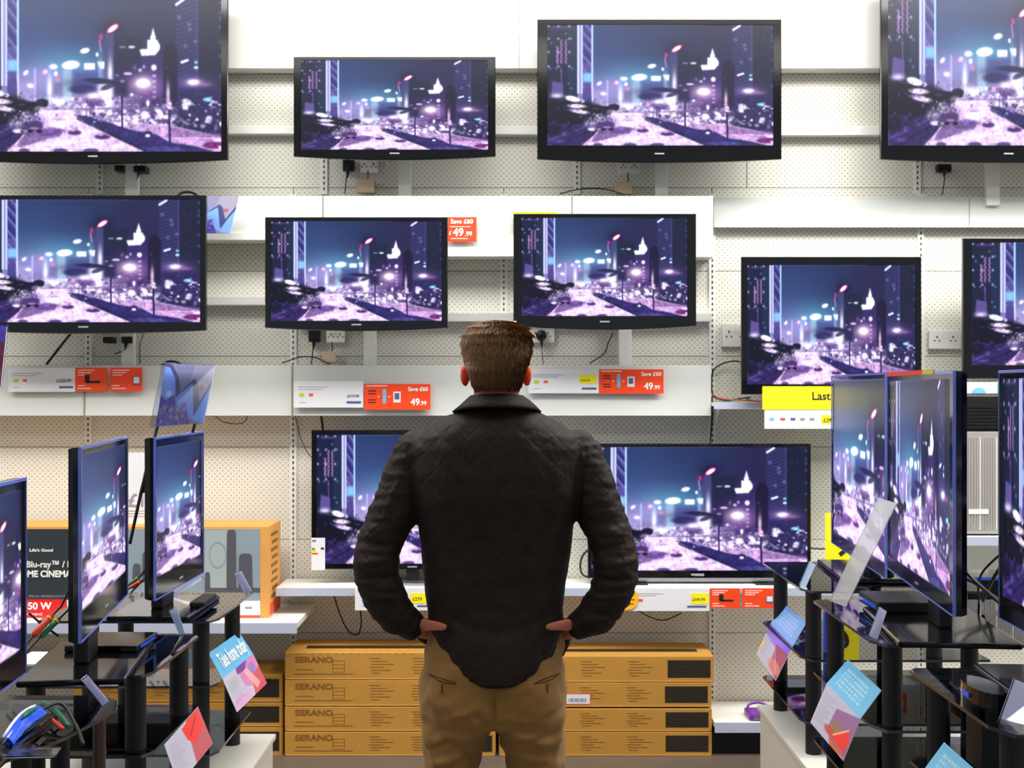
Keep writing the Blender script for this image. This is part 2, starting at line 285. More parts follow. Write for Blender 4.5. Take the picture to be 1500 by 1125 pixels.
class MB:
    def __init__(s): s.v = []; s.f = []; s.uv = {}; s.mi = []
    def add(s, vs, fs, mi=0, uvs=None):
        n = len(s.v); s.v += [tuple(x) for x in vs]
        for k, f in enumerate(fs):
            s.f.append(tuple(i+n for i in f)); s.mi.append(mi)
            if uvs: s.uv[len(s.f)-1] = uvs[k]
        return s
    def box(s, x0, y0, z0, x1, y1, z1, mi=0, b=0):
        if b:
            bm = bmesh.new(); bmesh.ops.create_cube(bm, size=1)
            for v in bm.verts: v.co = Vector(((x0+x1)/2+v.co.x*(x1-x0), (y0+y1)/2+v.co.y*(y1-y0), (z0+z1)/2+v.co.z*(z1-z0)))
            bmesh.ops.bevel(bm, geom=bm.edges[:], offset=b, segments=2, affect='EDGES', profile=.5)
            s.add([v.co for v in bm.verts], [[v.index for v in f.verts] for f in bm.faces], mi) if not bm.verts.index_update() else 0
            bm.free(); return s
        v = [(x, y, z) for x in (x0, x1) for y in (y0, y1) for z in (z0, z1)]
        return s.add(v, [(0, 1, 3, 2), (4, 6, 7, 5), (0, 4, 5, 1), (2, 3, 7, 6), (0, 2, 6, 4), (1, 5, 7, 3)], mi)
    def prism(s, pts, z0, z1, mi=0, mis=None):   # pts: list of (x, y), vertical prism
        n = len(pts); v = [(x, y, z0) for x, y in pts]+[(x, y, z1) for x, y in pts]
        s.add(v, [tuple(range(n))[::-1], tuple(range(n, 2*n))], mi)
        return s.add(v, [(i, (i+1) % n, n+(i+1) % n, n+i) for i in range(n)], mi if mis is None else mis)
    def cyl(s, c, r, z0, z1, n=20, mi=0): return s.prism([(c[0]+r*math.cos(2*PI*i/n), c[1]+r*math.sin(2*PI*i/n)) for i in range(n)], z0, z1, mi)
    def slab(s, q, t=.002, mi=0, uv=((0, 0), (1, 0), (1, 1), (0, 1)), mib=None):  # q: bl, br, tr, tl seen from the front
        q = [Vector(p) for p in q]; nrm = (q[1]-q[0]).cross(q[3]-q[0]).normalized()
        b = [p-nrm*t for p in q]; mb = mi if mib is None else mib
        s.add(q, [(0, 1, 2, 3)], mi, [uv]); s.add(q+b, [(4, 7, 6, 5), (0, 4, 5, 1), (1, 5, 6, 2), (2, 6, 7, 3), (3, 7, 4, 0)], mb)
        return s
    def tube(s, pts, r, n=8, mi=0, cap=True):
        pts = [Vector(p) for p in pts]; R = r if isinstance(r, (list, tuple)) else [r]*len(pts); rings = []
        up = Vector((.13, .21, 1)).normalized()
        for i, p in enumerate(pts):
            t = (pts[min(i+1, len(pts)-1)]-pts[max(i-1, 0)]).normalized()
            if abs(t.dot(up)) > .95: up = Vector((1, .1, 0))
            a = t.cross(up).normalized(); b = t.cross(a).normalized(); up = (up-t*up.dot(t)).normalized() if (up-t*up.dot(t)).length > .1 else up
            rings.append([p+(a*math.cos(2*PI*k/n)+b*math.sin(2*PI*k/n))*R[i] for k in range(n)])
        v = [q for g in rings for q in g]; m = len(rings)
        f = [(i*n+k, i*n+(k+1) % n, (i+1)*n+(k+1) % n, (i+1)*n+k) for i in range(m-1) for k in range(n)]
        if cap: f += [tuple(range(n))[::-1], tuple(range((m-1)*n, m*n))]
        return s.add(v, f, mi)
    def mesh(s, name, mats, smooth=False):
        me = bpy.data.meshes.new(name); me.from_pydata(s.v, [], s.f)
        mats = mats if isinstance(mats, (list, tuple)) else [mats]
        for m in mats: me.materials.append(m)
        me.polygons.foreach_set('material_index', s.mi)
        if s.uv:
            ul = me.uv_layers.new(name='UVMap')
            for fi, uvs in s.uv.items():
                for k, li in enumerate(me.polygons[fi].loop_indices): ul.data[li].uv = uvs[k]
        if smooth: me.polygons.foreach_set('use_smooth', [True]*len(me.polygons))
        me.validate(); me.update(); return me
    def build(s, name, mats, parent=None, local=False, smooth=False, **k):
        return setp(link(name, s.mesh(name, mats, smooth), parent, local), **k)
def rings_mesh(mb, rings, mi=0, cap=True, uv=False):
    n = len(rings[0]); v = [q for g in rings for q in g]; m = len(rings)
    f = [(i*n+k, i*n+(k+1) % n, (i+1)*n+(k+1) % n, (i+1)*n+k) for i in range(m-1) for k in range(n)]
    if cap: f += [tuple(range(n))[::-1], tuple(range((m-1)*n, m*n))]
    mb.add(v, f, mi)
def bez(pts, n=12):
    pts = [Vector(p) for p in pts]; out = []
    P = [pts[0]]+pts+[pts[-1]]
    for i in range(1, len(P)-2):
        for k in range(n):
            t = k/n; a, b, c, d = P[i-1:i+3]
            out.append(.5*((2*b)+(c-a)*t+(2*a-5*b+4*c-d)*t*t+(3*b-a-3*c+d)*t*t*t))
    return out+[pts[-1]]
def text(s, size, loc, mat_, parent, rot=(PI/2, 0, 0), align='LEFT', name='lettering', sx=1, bold=0, mw=None, ext=.0004, fit=None):
    cu = bpy.data.curves.new('tmp', 'FONT'); cu.body = s; cu.size = size; cu.align_x = align; cu.extrude = ext; cu.offset = bold; cu.resolution_u = 3
    o = bpy.data.objects.new('tmp', cu); COL.objects.link(o)
    dg = bpy.context.evaluated_depsgraph_get(); me = bpy.data.meshes.new_from_object(o.evaluated_get(dg)); bpy.data.objects.remove(o)
    me.materials.clear(); me.materials.append(mat_)
    if fit: xs_ = [v.co.x for v in me.vertices]; sx = fit/(max(xs_)-min(xs_))
    me.transform(Matrix.Diagonal((sx, 1, 1, 1)))
    me.transform(mw if mw is not None else Matrix.Translation(Vector(loc)) @ Euler(rot).to_matrix().to_4x4())
    return link(name, me, parent)
# ------------------------------------------------------------------ shared materials
M = dict(
 peg=peg_material(),
 white=mat('white_enamel_steel', (240, 240, 234), .4, var=.02, vscale=3),
 fascia=mat('white_fascia_board', (222, 225, 220), .5, var=.02, vscale=2),
 trimgrey=mat('pale_grey_shelf_edge', (188, 194, 214), .35),
 wallm=mat('painted_wall', (236, 236, 230), .8, bump=.1, bscale=90),
 slot=mat('slot_shadow_black', (58, 58, 52), .8),
 seam=mat('grey_joint', (150, 150, 135), .8),
 floor=mat('grey_brown_vinyl_floor', (96, 86, 76), .42, var=.2, vscale=9, bump=.15, bscale=60),
 ceil=mat('white_ceiling_tile', (225, 225, 222), .9, bump=.3, bscale=80),
 gloss=mat('gloss_black_bezel', (8, 8, 11), .12, spec=.45, coat=.25, var=.3, vscale=6),
 satin=mat('satin_black_plastic', (14, 14, 16), .42, bump=.2, bscale=400),
 matte=mat('matte_black_metal', (13, 14, 18), .5, spec=.4, bump=.05),
 silver=mat('brushed_silver', (170, 172, 178), .3, metal=.9, stretch=(1, 1, 30), bump=.1, bscale=60),
 glass=glass_material('smoked_glass', (.70, .72, .76), 1.45, .015, .04),
 gedge=mat('dark_glass_edge', (38, 46, 62), .15, spec=.8),
 acryl=glass_material('clear_acrylic', (.90, .91, .97), 1.3, .10, .02),
 acryl2=glass_material('thick_clouded_acrylic', (.72, .73, .80), 1.45, .25, .30),
 paper=mat('white_paper', (232, 232, 236), .6),
 orange=mat('orange_card', (250, 72, 18), .5),
 yellow=mat('yellow_card', (255, 240, 20), .5),
 amber=mat('amber_sticker', (255, 190, 10), .5),
 ink=mat('black_ink', (26, 24, 26), .6),
 greyink=mat('grey_ink', (150, 150, 160), .6),
 navyink=mat('navy_ink', (85, 95, 140), .6),
 whiteink=mat('white_ink', (250, 248, 240), .6),
 limeink=mat('lime_ink', (190, 215, 60), .6),
 blueink=mat('sky_blue_ink', (110, 190, 230), .6),
 redink=mat('red_ink', (240, 90, 60), .6),
 board=mat('brown_cardboard', (190, 138, 54), .75, var=.1, vscale=14, bump=.2, bscale=120),
 boardink=mat('brown_print', (136, 90, 32), .8),
 boarddark=mat('dark_print_panel', (36, 26, 16), .55, bump=.6, bscale=30, stretch=(1, 1, 8)),
 lid=mat('orange_brown_carton', (226, 160, 80), .7, var=.08, vscale=10),
 plinth=mat('cream_laminate', (214, 211, 200), .38),
 redp=mat('red_plastic', (215, 52, 18), .35), greenp=mat('green_plastic', (10, 110, 80), .35),
 bluep=mat('blue_glossy_plastic', (30, 90, 235), .12, spec=.8), purple=mat('purple_plastic', (110, 40, 150), .35),
 beige=mat('beige_plug', (222, 196, 165), .5),
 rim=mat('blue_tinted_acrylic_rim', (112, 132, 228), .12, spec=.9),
 teal=mat('teal_plastic', (90, 190, 160), .4),
)
city = paint_city()
M['city'] = image_material('city_at_night_on_screen', city, emit=1.0, rough=.3, spec=.22)
red_led = bpy.data.materials.new('red_standby_led'); red_led.use_nodes = True
red_led.node_tree.nodes['Principled BSDF'].inputs['Emission Color'].default_value = (1, .02, .06, 1)
red_led.node_tree.nodes['Principled BSDF'].inputs['Emission Strength'].default_value = 3
M['led'] = red_led

def fb(mb, x0, y0, x1, y1, d, t=.01, mi=0, b=0):     # box whose front spans a rectangle measured in the photograph at depth d
    a = PP(x0, y1, d); c = PP(x1, y0, d)
    return mb.box(a.x, d, a.z, c.x, d+t, c.z, mi, b)
def fbo(name, x0, y0, x1, y1, d, t, m, parent=None, b=0, **k): return fb(MB(), x0, y0, x1, y1, d, t, 0, b).build(name, m, parent, **k)

# ------------------------------------------------------------------ the setting
MB().box(-6, -3, -.05, 6, 6.3, 0).build('floor', M['floor'], kind='structure')
MB().box(-6, -3, 4.25, 6, 6.3, 4.35).build('ceiling', M['ceil'], kind='structure')
wb = MB().box(-6, 6.03, 0, 6, 6.2, 4.25).build('wall_back', M['wallm'], kind='structure')
wl = MB().box(-6.1, -3, 0, -6, 6.2, 4.25).build('wall_left', M['wallm'], kind='structure')
wr = MB().box(6, -3, 0, 6.1, 6.2, 4.25).build('wall_right', M['wallm'], kind='structure')
xs_low = [-420, -180, 130, 430, 738, 1043, 1348, 1655, 1900]; xs_top = [-420, -180, 147, 475, 845, 1094, 1343, 1655, 1900]
ys = [-210, -40, 108, 275, 397, 522, 655, 790, 927, 1060, 1119]
def X6(px): return (px-750)/F*6
def Z6(py): return EYE-(py-HOR)/F*6
for r in range(len(ys)-1):
    xs = xs_top if r < 3 else xs_low
    for k in range(len(xs)-1):
        MB().box(X6(xs[k])+.002, 6.0, max(0, Z6(ys[r+1]))+.0015, X6(xs[k+1])-.002, 6.03, Z6(ys[r])-.0015).build('pegboard_panel', M['peg'], wb)
for x, ya, yb in [(147, 108, 285), (475, 108, 285), (845, 108, 285), (1343, 108, 285)]+[(x, 285, 1117) for x in (130, 430, 738, 1043, 1348)]:
    u = MB().box(X6(x)-.016, 5.99, Z6(yb), X6(x)+.016, 6.0, Z6(ya)).build('slotted_upright', M['white'], wb)
    s = MB(); z = Z6(yb)+.02
    while z < Z6(ya)-.02: s.box(X6(x)-.0035, 5.9885, z, X6(x)+.0035, 5.9902, z+.013); z += .0262
    s.build('slots', M['slot'], u, kind='stuff')
# header, rails, fascias (all fixed to the wall)
for a, b in ((-420, 335), (335, 760), (760, 1210), (1210, 1900)):
    MB().box(X6(a)+.001, 5.9, 3.165, X6(b)-.001, 6.0, 4.24, b=.002).build('header_panel', M['white'], wb)
def rail(x0, x1, y0, y1, d=5.94):
    a = PP(x0, y1, d); b = PP(x1, y0, d); m = MB().box(a.x, d, a.z, b.x, 6.0, b.z, b=.003)
    return m.build('mounting_rail', M['white'], wb)
rail(-250, 475, 183, 196); rail(475, 845, 184, 197); rail(845, 1800, 185, 198)
rail(-250, 430, 434, 447); rail(430, 1043, 458, 471)
rail(-250, 430, 344, 350, 5.95)
def fascia(x0, x1, y0, y1, d=5.86, shelf=True, lip=True):
    a = PP(x0, y1, d); b = PP(x1, y0, d)
    m = MB().box(a.x+.0015, d, a.z, b.x-.0015, d+.012, b.z, b=.001)
    if shelf: m.box(a.x+.0015, d+.012, a.z, b.x-.0015, 5.995, a.z+.018)
    o = m.build('fascia_board', M['fascia'], wb)
    if lip: MB().box(a.x+.0015, d-.02, a.z-.001, b.x-.0015, d, a.z+.034, b=.002).build('shelf_lip', M['white'], o)
    return o
DFA = 5.79
fascia(-250, 473, 287, 352); fascia(473, 838, 287, 376); fascia(838, 1045, 287, 377); fascia(1045, 1420, 289, 333, d=5.95, shelf=False, lip=False); fascia(1420, 1800, 289, 333, d=5.95, shelf=False, lip=False)
for a, b in ((-250, 123), (123, 428), (428, 1042)): fascia(a, b, 535, 609, lip=False)
for x, y0, y1 in ((473, 288, 330), (838, 288, 318), (123.5, 575, 608), (428, 536, 608)): fbo('fascia_joint', x-1.2, y0, x+1.2, y1, 5.857, .004, M['seam'], wb)
# shelves
def shelf(label, x0, x1, d, z, th, group=None, name='wall_shelf'):
    xa, xb = (x0-750)/F*d, (x1-750)/F*d
    t = thing(name, label, 'shelf', ((xa+xb)/2, d+.15, z-th), group=group)
    MB().box(xa, d+.004, z-th*.55, xb, 5.985, z, b=.001).build('shelf_board', M['white'], t)
    MB().box(xa, d-.004, z-th, xb, d+.004, z+.001, b=.001).build('front_edge', M['trimgrey'], t)
    k = xa+.03
    while k < xb:
        v = [(k, 5.985, z-th), (k, d+.03, z-th), (k, d+.03, z-th*.6), (k, 5.985, z-th*.6), (k, 5.985, z-.11)]
        m = MB().add([(x+dx, y, q) for dx in (0, .004) for x, y, q in ((k, 5.985, z-.12), (k, d+.04, z-th), (k, d+.04, z-th*.5), (k, 5.985, z-th*.5))],
                 [(0, 1, 2, 3), (7, 6, 5, 4), (0, 4, 5, 1), (1, 5, 6, 2), (2, 6, 7, 3), (3, 7, 4, 0)])
        m.build('shelf_bracket', M['white'], t); k += .98
    return t
shelf('long white metal shelf carrying the two big televisions behind the man', 404, 1345, 5.70, .742, .036)
shelf('white metal shelf at left carrying the home cinema cartons', -260, 435, 5.5, .620, .046)
shelf('short white shelf at eye level beneath the television with the yellow sign', 1046, 1348, 5.78, 1.587, .03)
shelf('pale shelf at far right under the grey ribbed panel', 1372, 1700, 5.62, .985, .04)
shelf('low white base shelf near the floor beside the cardboard box stack', 1047, 1800, 5.6, .155, .045)
MB().box((1047-750)/F*5.6, 5.66, .0, 3.2, 5.98, .10).build('kick_plate', M['matte'], wb)

# ------------------------------------------------------------------ televisions
def tv(label, loc, rz, w, h, b=(.02, .02, .03, .02), chin=0, uv=(0, 0, 1, 1), group=None, depth=.055, bracket=None, led=None, kind='wall', thick=.035, silverbar=False, glossm='gloss', logo=True, rim=False):
    t = thing('television', label, 'television', loc, rz, group)
    bl, br, bb, bt = b; n = 14
    def loop(x0, x1, z0, z1, drop, y):
        L = [(x0+(x1-x0)*k/n, y, z0-drop*(1-(2*k/n-1)**2)) for k in range(n+1)]
        return L+[(x1, y, z1), (x0, y, z1)]
    W = w/2; e = .003
    loops = [loop(-W+.004, W-.004, .004, h-.004, chin, thick), loop(-W, W, 0, h, chin, thick*.6), loop(-W, W, 0, h, chin, e), loop(-W+e, W-e, e, h-e, chin, 0),
             loop(-W+bl, W-br, bb, h-bt, 0, 0), loop(-W+bl+.001, W-br-.001, bb+.001, h-bt-.001, 0, .004)]
    m = MB(); rings_mesh(m, loops, cap=False); m.add(loops[0], [tuple(range(len(loops[0])))]); m.build('bezel', M[glossm], t, True)
    u0, v0, u1, v1 = uv
    MB().add([(-W+bl, .0035, bb), (W-br, .0035, bb), (W-br, .0035, h-bt), (-W+bl, .0035, h-bt)], [(0, 1, 2, 3)], 0, [((u0, v0), (u1, v0), (u1, v1), (u0, v1))]).build('screen', M['city'], t, True)
    bk = MB(); a = [(-W+.03, .05*h), (W-.03, .05*h), (W-.03, .92*h), (-W+.03, .92*h)]; c = [(-W*.7, .14*h), (W*.7, .14*h), (W*.7, .8*h), (-W*.7, .8*h)]
    bk.add([(x, thick-.001, z) for x, z in a]+[(x, depth, z) for x, z in c], [(4, 5, 6, 7)[::-1], (0, 4, 5, 1)[::-1], (1, 5, 6, 2)[::-1], (2, 6, 7, 3)[::-1], (3, 7, 4, 0)[::-1]])
    bk.build('back_cover', M['satin'], t, True)
    if bracket:     # a white post and a plate that hang the set on its rail
        px, drop = bracket; g = 6.0-loc[1]
        MB().box(-.12, depth-.002, .3*h, .12, depth+.02, .62*h, b=.002).box(px-.03, g-.07, -drop, px+.03, g-.035, .5*h, b=.002).box(px-.02, depth+.03, .4*h, px+.02, g-.035, .46*h).build('wall_bracket', M['white'], t, True)
    if led is not None: MB().box(led-.006, -.001, .012, led+.006, .002, .02).build('standby_light', M['led'], t, True)
    if silverbar: MB().box(-W+.004, -.002, -.012-chin*.3, W-.004, .02, .004, b=.002).build('lower_trim', M['silver'], t, True)
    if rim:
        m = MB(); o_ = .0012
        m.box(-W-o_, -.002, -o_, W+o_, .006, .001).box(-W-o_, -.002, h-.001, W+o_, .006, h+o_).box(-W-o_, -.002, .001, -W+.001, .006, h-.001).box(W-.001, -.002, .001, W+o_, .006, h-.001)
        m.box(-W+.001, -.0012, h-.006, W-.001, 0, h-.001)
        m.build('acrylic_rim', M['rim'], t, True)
    if logo: MB().box(-.022, -.0008, bb*.35, .022, .001, bb*.35+.006).build('badge', M['greyink'], t, True)
    return t
D0 = 5.72
def wall_tv(label, o, s, chin=4, uv=(0, 0, 1, 1), d=D0, post=None, **k):
    x0, y0, x1, y1 = o; q = d/F; c = PP((x0+x1)/2, y1, d)
    b = ((s[0]-x0)*q, (x1-s[2])*q, (y1-s[3])*q, (s[1]-y0)*q)
    br = None
    if post is not None: br = ((post-(x0+x1)/2)*q, 58*q)
    return tv(label, c, 0, (x1-x0)*q, (y1-y0)*q, b, chin*q, uv, bracket=br, group='televisions mounted on the pegboard wall' if k.pop('grp', True) else None, **k)
wall_tv('largest wall television at top left, cut off by the corner of the photo', (-62, -18, 334, 234), (-48, -3, 324, 222), 6, post=172)
wall_tv('smallest television in the top row, alone in the middle-left gap', (430, 83, 726, 229), (441, 88, 715, 219), 5, post=587)
wall_tv('top row television right of centre, directly right of the smallest one', (787, 28, 1145, 233), (802, 36, 1133, 213), 5, post=977)
wall_tv('large wall television in the top right corner of the photo', (1290, -42, 1665, 233), (1301, -30, 1650, 213), 5, post=1481)
wall_tv('second row television at far left, below the largest one', (-58, 286, 302, 484), (-42, 292, 293, 472), 5, post=156, d=5.62)
wall_tv('second row television with an orange price card at its top right corner', (388, 318, 656, 480), (397, 324, 647, 470), 5, post=530, d=5.62)
wall_tv('second row television with red standby light above the man\'s head', (752, 313, 1020, 477), (764, 319, 1007, 463), 6, led=-.405, post=925, d=5.62)
wall_tv('squarish television above the yellow sign on the eye level shelf', (1086, 376, 1350, 578), (1095, 388, 1341, 563), 0)
wall_tv('television cut off by the right edge of the photo, second row', (1411, 349, 1755, 555), (1424, 355, 1741, 535), 0)
tj = wall_tv('big television on the long shelf behind the man\'s left elbow', (456, 630, 752, 834), (464, 637, 741, 826), 0, d=5.82, grp=False)
tk = wall_tv('wide television on the long shelf to the right of the man', (861, 650, 1188, 848), (866, 655, 1183, 836), 0, uv=(.045, 0, 1, 1), d=5.82, grp=False, silverbar=True)
# the stand of the left one, the feet of the right one
p = PP(604, 834, 5.82)
MB().box(p.x-.03, 5.835, .752, p.x+.03, 5.865, p.z+.06, b=.003).build('stand_neck', M['satin'], tj)
MB().box(p.x-.17, 5.76, .7425, p.x+.17, 5.96, .754, b=.004).build('stand_base', M['silver'], tj)
for px in (932, 1120):
    q = PP(px, 848, 5.83)
    MB().box(q.x-.012, 5.83, .76, q.x+.012, 5.85, q.z+.03).box(q.x-.05, 5.78, .7425, q.x+.05, 5.90, .749, b=.002).add([(q.x-.02, 5.84, .749), (q.x+.02, 5.84, .749), (q.x, 5.84, .79)], [(0, 1, 2)]).build('foot', M['satin'], tk)
q = PP(1022, 840, 5.8198); 
q = PP(1022, 845, 5.815); MB().box(q.x-.03, 5.8165, q.z+.006, q.x+.03, 5.8195, q.z+.014).build('maker_strip', M['greyink'], tk)
# television on the eye level shelf: foot
# side televisions: near and far corners of the lower edge
def side_tv(label, a, b_, z0, z1, left, uv, bz=(.025, .025, .06, .025), thick=.045, depth=.06, group=None, **k):
    a = Vector((a[0], a[1], 0)); b_ = Vector((b_[0], b_[1], 0)); dv = b_-a     # a near end, b far end
    c = (a+b_)/2; ang = math.atan2(dv.y, dv.x)
    rz = ang if left else ang+PI
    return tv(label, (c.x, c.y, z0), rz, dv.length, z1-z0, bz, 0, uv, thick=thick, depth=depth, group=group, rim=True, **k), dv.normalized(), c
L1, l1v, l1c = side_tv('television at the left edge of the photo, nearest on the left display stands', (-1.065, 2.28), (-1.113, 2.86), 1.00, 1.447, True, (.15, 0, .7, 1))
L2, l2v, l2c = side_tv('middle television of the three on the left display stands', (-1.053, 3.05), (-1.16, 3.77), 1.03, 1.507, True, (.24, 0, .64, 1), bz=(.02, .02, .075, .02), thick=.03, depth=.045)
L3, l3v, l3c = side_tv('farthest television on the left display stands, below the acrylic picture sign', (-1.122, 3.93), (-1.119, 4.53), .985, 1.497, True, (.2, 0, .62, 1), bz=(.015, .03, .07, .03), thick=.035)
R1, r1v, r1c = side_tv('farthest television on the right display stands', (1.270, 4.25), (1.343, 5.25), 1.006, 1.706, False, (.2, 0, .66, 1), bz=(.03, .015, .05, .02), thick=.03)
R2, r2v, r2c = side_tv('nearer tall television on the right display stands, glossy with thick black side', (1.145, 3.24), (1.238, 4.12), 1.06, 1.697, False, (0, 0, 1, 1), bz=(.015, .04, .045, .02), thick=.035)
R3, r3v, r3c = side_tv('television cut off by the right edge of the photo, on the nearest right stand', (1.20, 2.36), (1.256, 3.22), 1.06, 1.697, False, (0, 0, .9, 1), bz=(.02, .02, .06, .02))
W2 = (Vector((1.145, 3.24))-Vector((1.238, 4.12))).length/2
MB().box(-W2+.01, -.004, .632, W2*.22, .0, .645).build('red_top_strip', mat('red_strip', (205, 40, 30), .4), R2, True)  # thin red strip along the top edge of the frame, far part
MB().box(W2*.22, -.004, .632, W2*.52, .0, .645).build('yellow_top_strip', mat('olive_strip', (185, 175, 60), .4), R2, True)  # olive yellow strip continuing the red one along the top edge
def pedestal(T, c, v, z, ztop, ln, dp, back, pm='satin', nm='stand_base', off=0):
    # v along the screen, back = unit vector behind the screen
    ang = math.atan2(v.y, v.x); R = Matrix.Rotation(ang, 4, 'Z'); B = Matrix.Translation((c.x+v.x*off, c.y+v.y*off, 0)) @ R
    s = 1 if (R.to_3x3() @ Vector((0, 1, 0))).dot(back) > 0 else -1
    m = MB().box(-ln/2, -dp/2+s*.03, z, ln/2, dp/2+s*.03, z+.016, b=.005); m.v = [tuple(B @ Vector(q)) for q in m.v]; m.build(nm, M['gloss'], T)
    m = MB().box(-.07, min(.02*s, .06*s), z+.014, .07, max(.02*s, .06*s), ztop+.10, b=.008); m.v = [tuple(B @ Vector(q)) for q in m.v]; m.build('stand_neck', M[pm], T)
GL, GR = .917, .966    # height of the glass tops, left and right
pedestal(L1, l1c, l1v, GL, 1.0, .46, .24, Vector((-1, 0, 0)))
pedestal(L2, l2c, l2v, GL, 1.03, .50, .26, Vector((-1, 0, 0)), off=-.08)
pedestal(L3, l3c, l3v, GL, .985, .42, .26, Vector((-1, 0, 0)), off=-.08)
pedestal(R1, r1c, r1v, GR, 1.006, .5, .30, Vector((1, 0, 0)), off=-.1)
pedestal(R2, r2c, r2v, GR, 1.06, .54, .32, Vector((1, 0, 0)), off=-.12)
pedestal(R3, r3c, r3v, GR, 1.06, .5, .30, Vector((1, 0, 0)))

# ------------------------------------------------------------------ display stands: plinths, posts, glass shelves
def glass_shelf(mb_name, t, xa, xb, ya, yb, z, cut, side, th=.008):
    s = side      # +1: aisle edge is xb (left stands), -1: aisle edge is xa (right stands)
    if s > 0: P_ = [(xa, ya), (xb-cut*.4, ya), (xb, ya+cut), (xb, yb-cut*.3), (xb-cut*.3, yb), (xa, yb)]
    else: P_ = [(xa+cut*.4, ya), (xb, ya), (xb, yb), (xa+cut*.3, yb), (xa, yb-cut*.3), (xa, ya+cut)]
    MB().prism(P_, z-th, z, 0, 1).build(mb_name, [M['glass'], M['gedge']], t)
def stand(label, xa, xb, ya, yb, ztop, zs, posts, side, r=.027, cut=.05, zb=.40):
    t = thing('glass_display_stand', label, 'display stand', ((xa+xb)/2, (ya+yb)/2, zb))
    glass_shelf('glass_top', t, xa, xb, ya, yb, ztop, cut, side)
    for z in zs: glass_shelf('glass_shelf', t, xa, xb, ya, yb, z, cut, side)
    lv = [zb]+sorted(zs)+[ztop]
    for x, y in posts:
        m = MB()
        for a, b in zip(lv[:-1], lv[1:]): m.cyl((x, y), r, a+.0005 if a == zb else a, b-.008, 24)
        o = m.build('post', M['matte'], t, smooth=False)
        for z in lv[1:]: MB().cyl((x, y), r+.0012, z-.018, z-.0085, 24).build('collar', M['satin'], o)
    return t
def plinth(label, x0, x1, y0, y1, z):
    t = thing('plinth', label, 'plinth', ((x0+x1)/2, (y0+y1)/2, 0))
    MB().box(x0+.01, y0+.01, 0, x1-.01, y1-.01, z-.018).build('carcass', M['plinth'], t)
    MB().box(x0, y0, z-.018, x1, y1, z, b=.001).build('top_board', M['plinth'], t)
plinth('long cream plinth on the floor under the left display stands', -1.75, -.856, 1.9, 4.53, .40)
plinth('long cream plinth on the floor under the right display stands', .972, 1.85, 1.9, 4.95, .40)
stand('farthest glass display stand on the left, black posts, top at table height', -1.50, -.938, 3.95, 4.50, GL, [.711, .494], [(-1.003, 4.03), (-.985, 4.40), (-1.36, 4.40), (-1.36, 4.03)], 1)
stand('middle glass display stand on the left under the second television', -1.50, -.930, 3.20, 3.72, GL, [.711, .494], [(-.985, 3.27), (-.965, 3.62), (-1.38, 3.62), (-1.38, 3.27)], 1)
def left_near():
    t = thing('glass_display_stand', 'nearest glass display stand on the left with rounded corner and brown post', 'display stand', (-1.2, 2.75, .4))
    P_ = [(-1.5, 2.38), (-1.12, 2.38), (-1.03, 2.43), (-.975, 2.52), (-.94, 2.64), (-.918, 2.77), (-.912, 2.86), (-.93, 2.94), (-.98, 2.99), (-1.5, 2.99)]
    for nm, z in (('glass_top', GL), ('glass_shelf', .70), ('glass_shelf', .5)): MB().prism(P_, z-.008, z, 0, 1).build(nm, [M['glass'], M['gedge']], t)
    br = mat('brown_anodised_post', (82, 66, 60), .4, metal=.5)
    for x, y, r, m in ((-.905-.02, 2.80, .014, br), (-1.03, 2.62, .02, M['matte']), (-1.06, 2.93, .022, M['matte']), (-1.4, 2.5, .02, M['matte']), (-1.4, 2.92, .02, M['matte'])):
        MB().cyl((x, y), r, .4005, GL-.008, 20).build('post', m, t)
    return t
left_near()
XR = 1.035
stand('farthest glass display stand on the right behind the folded leaflet', .99, 1.62, 4.23, 4.95, GR, [.733, .517], [(XR, 4.29), (XR+.012, 4.87), (1.45, 4.87), (1.45, 4.29)], -1, cut=.07)
stand('middle glass display stand on the right under the tall television', .975, 1.62, 3.34, 4.06, GR, [.737, .52], [(XR, 3.40), (XR-.01, 3.96), (1.45, 3.96), (1.45, 3.40)], -1, cut=.07)
stand('nearest glass display stand at the bottom right corner', .98, 1.62, 2.50, 3.10, .958, [.737, .52], [(XR, 2.58), (XR, 3.03), (1.45, 3.03), (1.45, 2.58)], -1, cut=.07)
# ------------------------------------------------------------------ the man
from mathutils import noise
DM = 3.107; MX = (728-750)/F*DM
def mp(px, py, y=0): return Vector(((px-750)/F*DM, DM+y, EYE-(py-HOR)/F*DM))
KP = DM/F      # metres per pixel at the man
def oval(cx, cy, z, rx, ry, n=40, e=2.2):
    out = []
    for k in range(n):
        a = 2*PI*k/n; c, s = math.cos(a), math.sin(a)
        out.append(Vector((cx+rx*abs(c)**(2/e)*(1 if c >= 0 else -1), cy+ry*abs(s)**(2/e)*(1 if s >= 0 else -1), z)))
    return out
def loft(mb, rows, n=40, e=2.2):     # rows: (py, left px, right px, front depth offset, half depth)
    R = [oval((l+r)/2*KP-750*KP, DM+cy, EYE-(py-HOR)*KP, (r-l)/2*KP, ry, n, e) for py, l, r, cy, ry in rows]
    rings_mesh(mb, R[::-1]); return mb
def ball(mb, c, rx, ry, rz, n=20, rot=None):
    bm = bmesh.new(); bmesh.ops.create_uvsphere(bm, u_segments=n, v_segments=n//2+2, radius=1)
    m = Matrix.Diagonal((rx, ry, rz, 1))
    if rot: m = Euler(rot).to_matrix().to_4x4() @ m
    for v in bm.verts: v.co = m @ v.co + Vector(c)
    bm.verts.index_update(); mb.add([v.co for v in bm.verts], [[v.index for v in f.verts] for f in bm.faces]); bm.free(); return mb
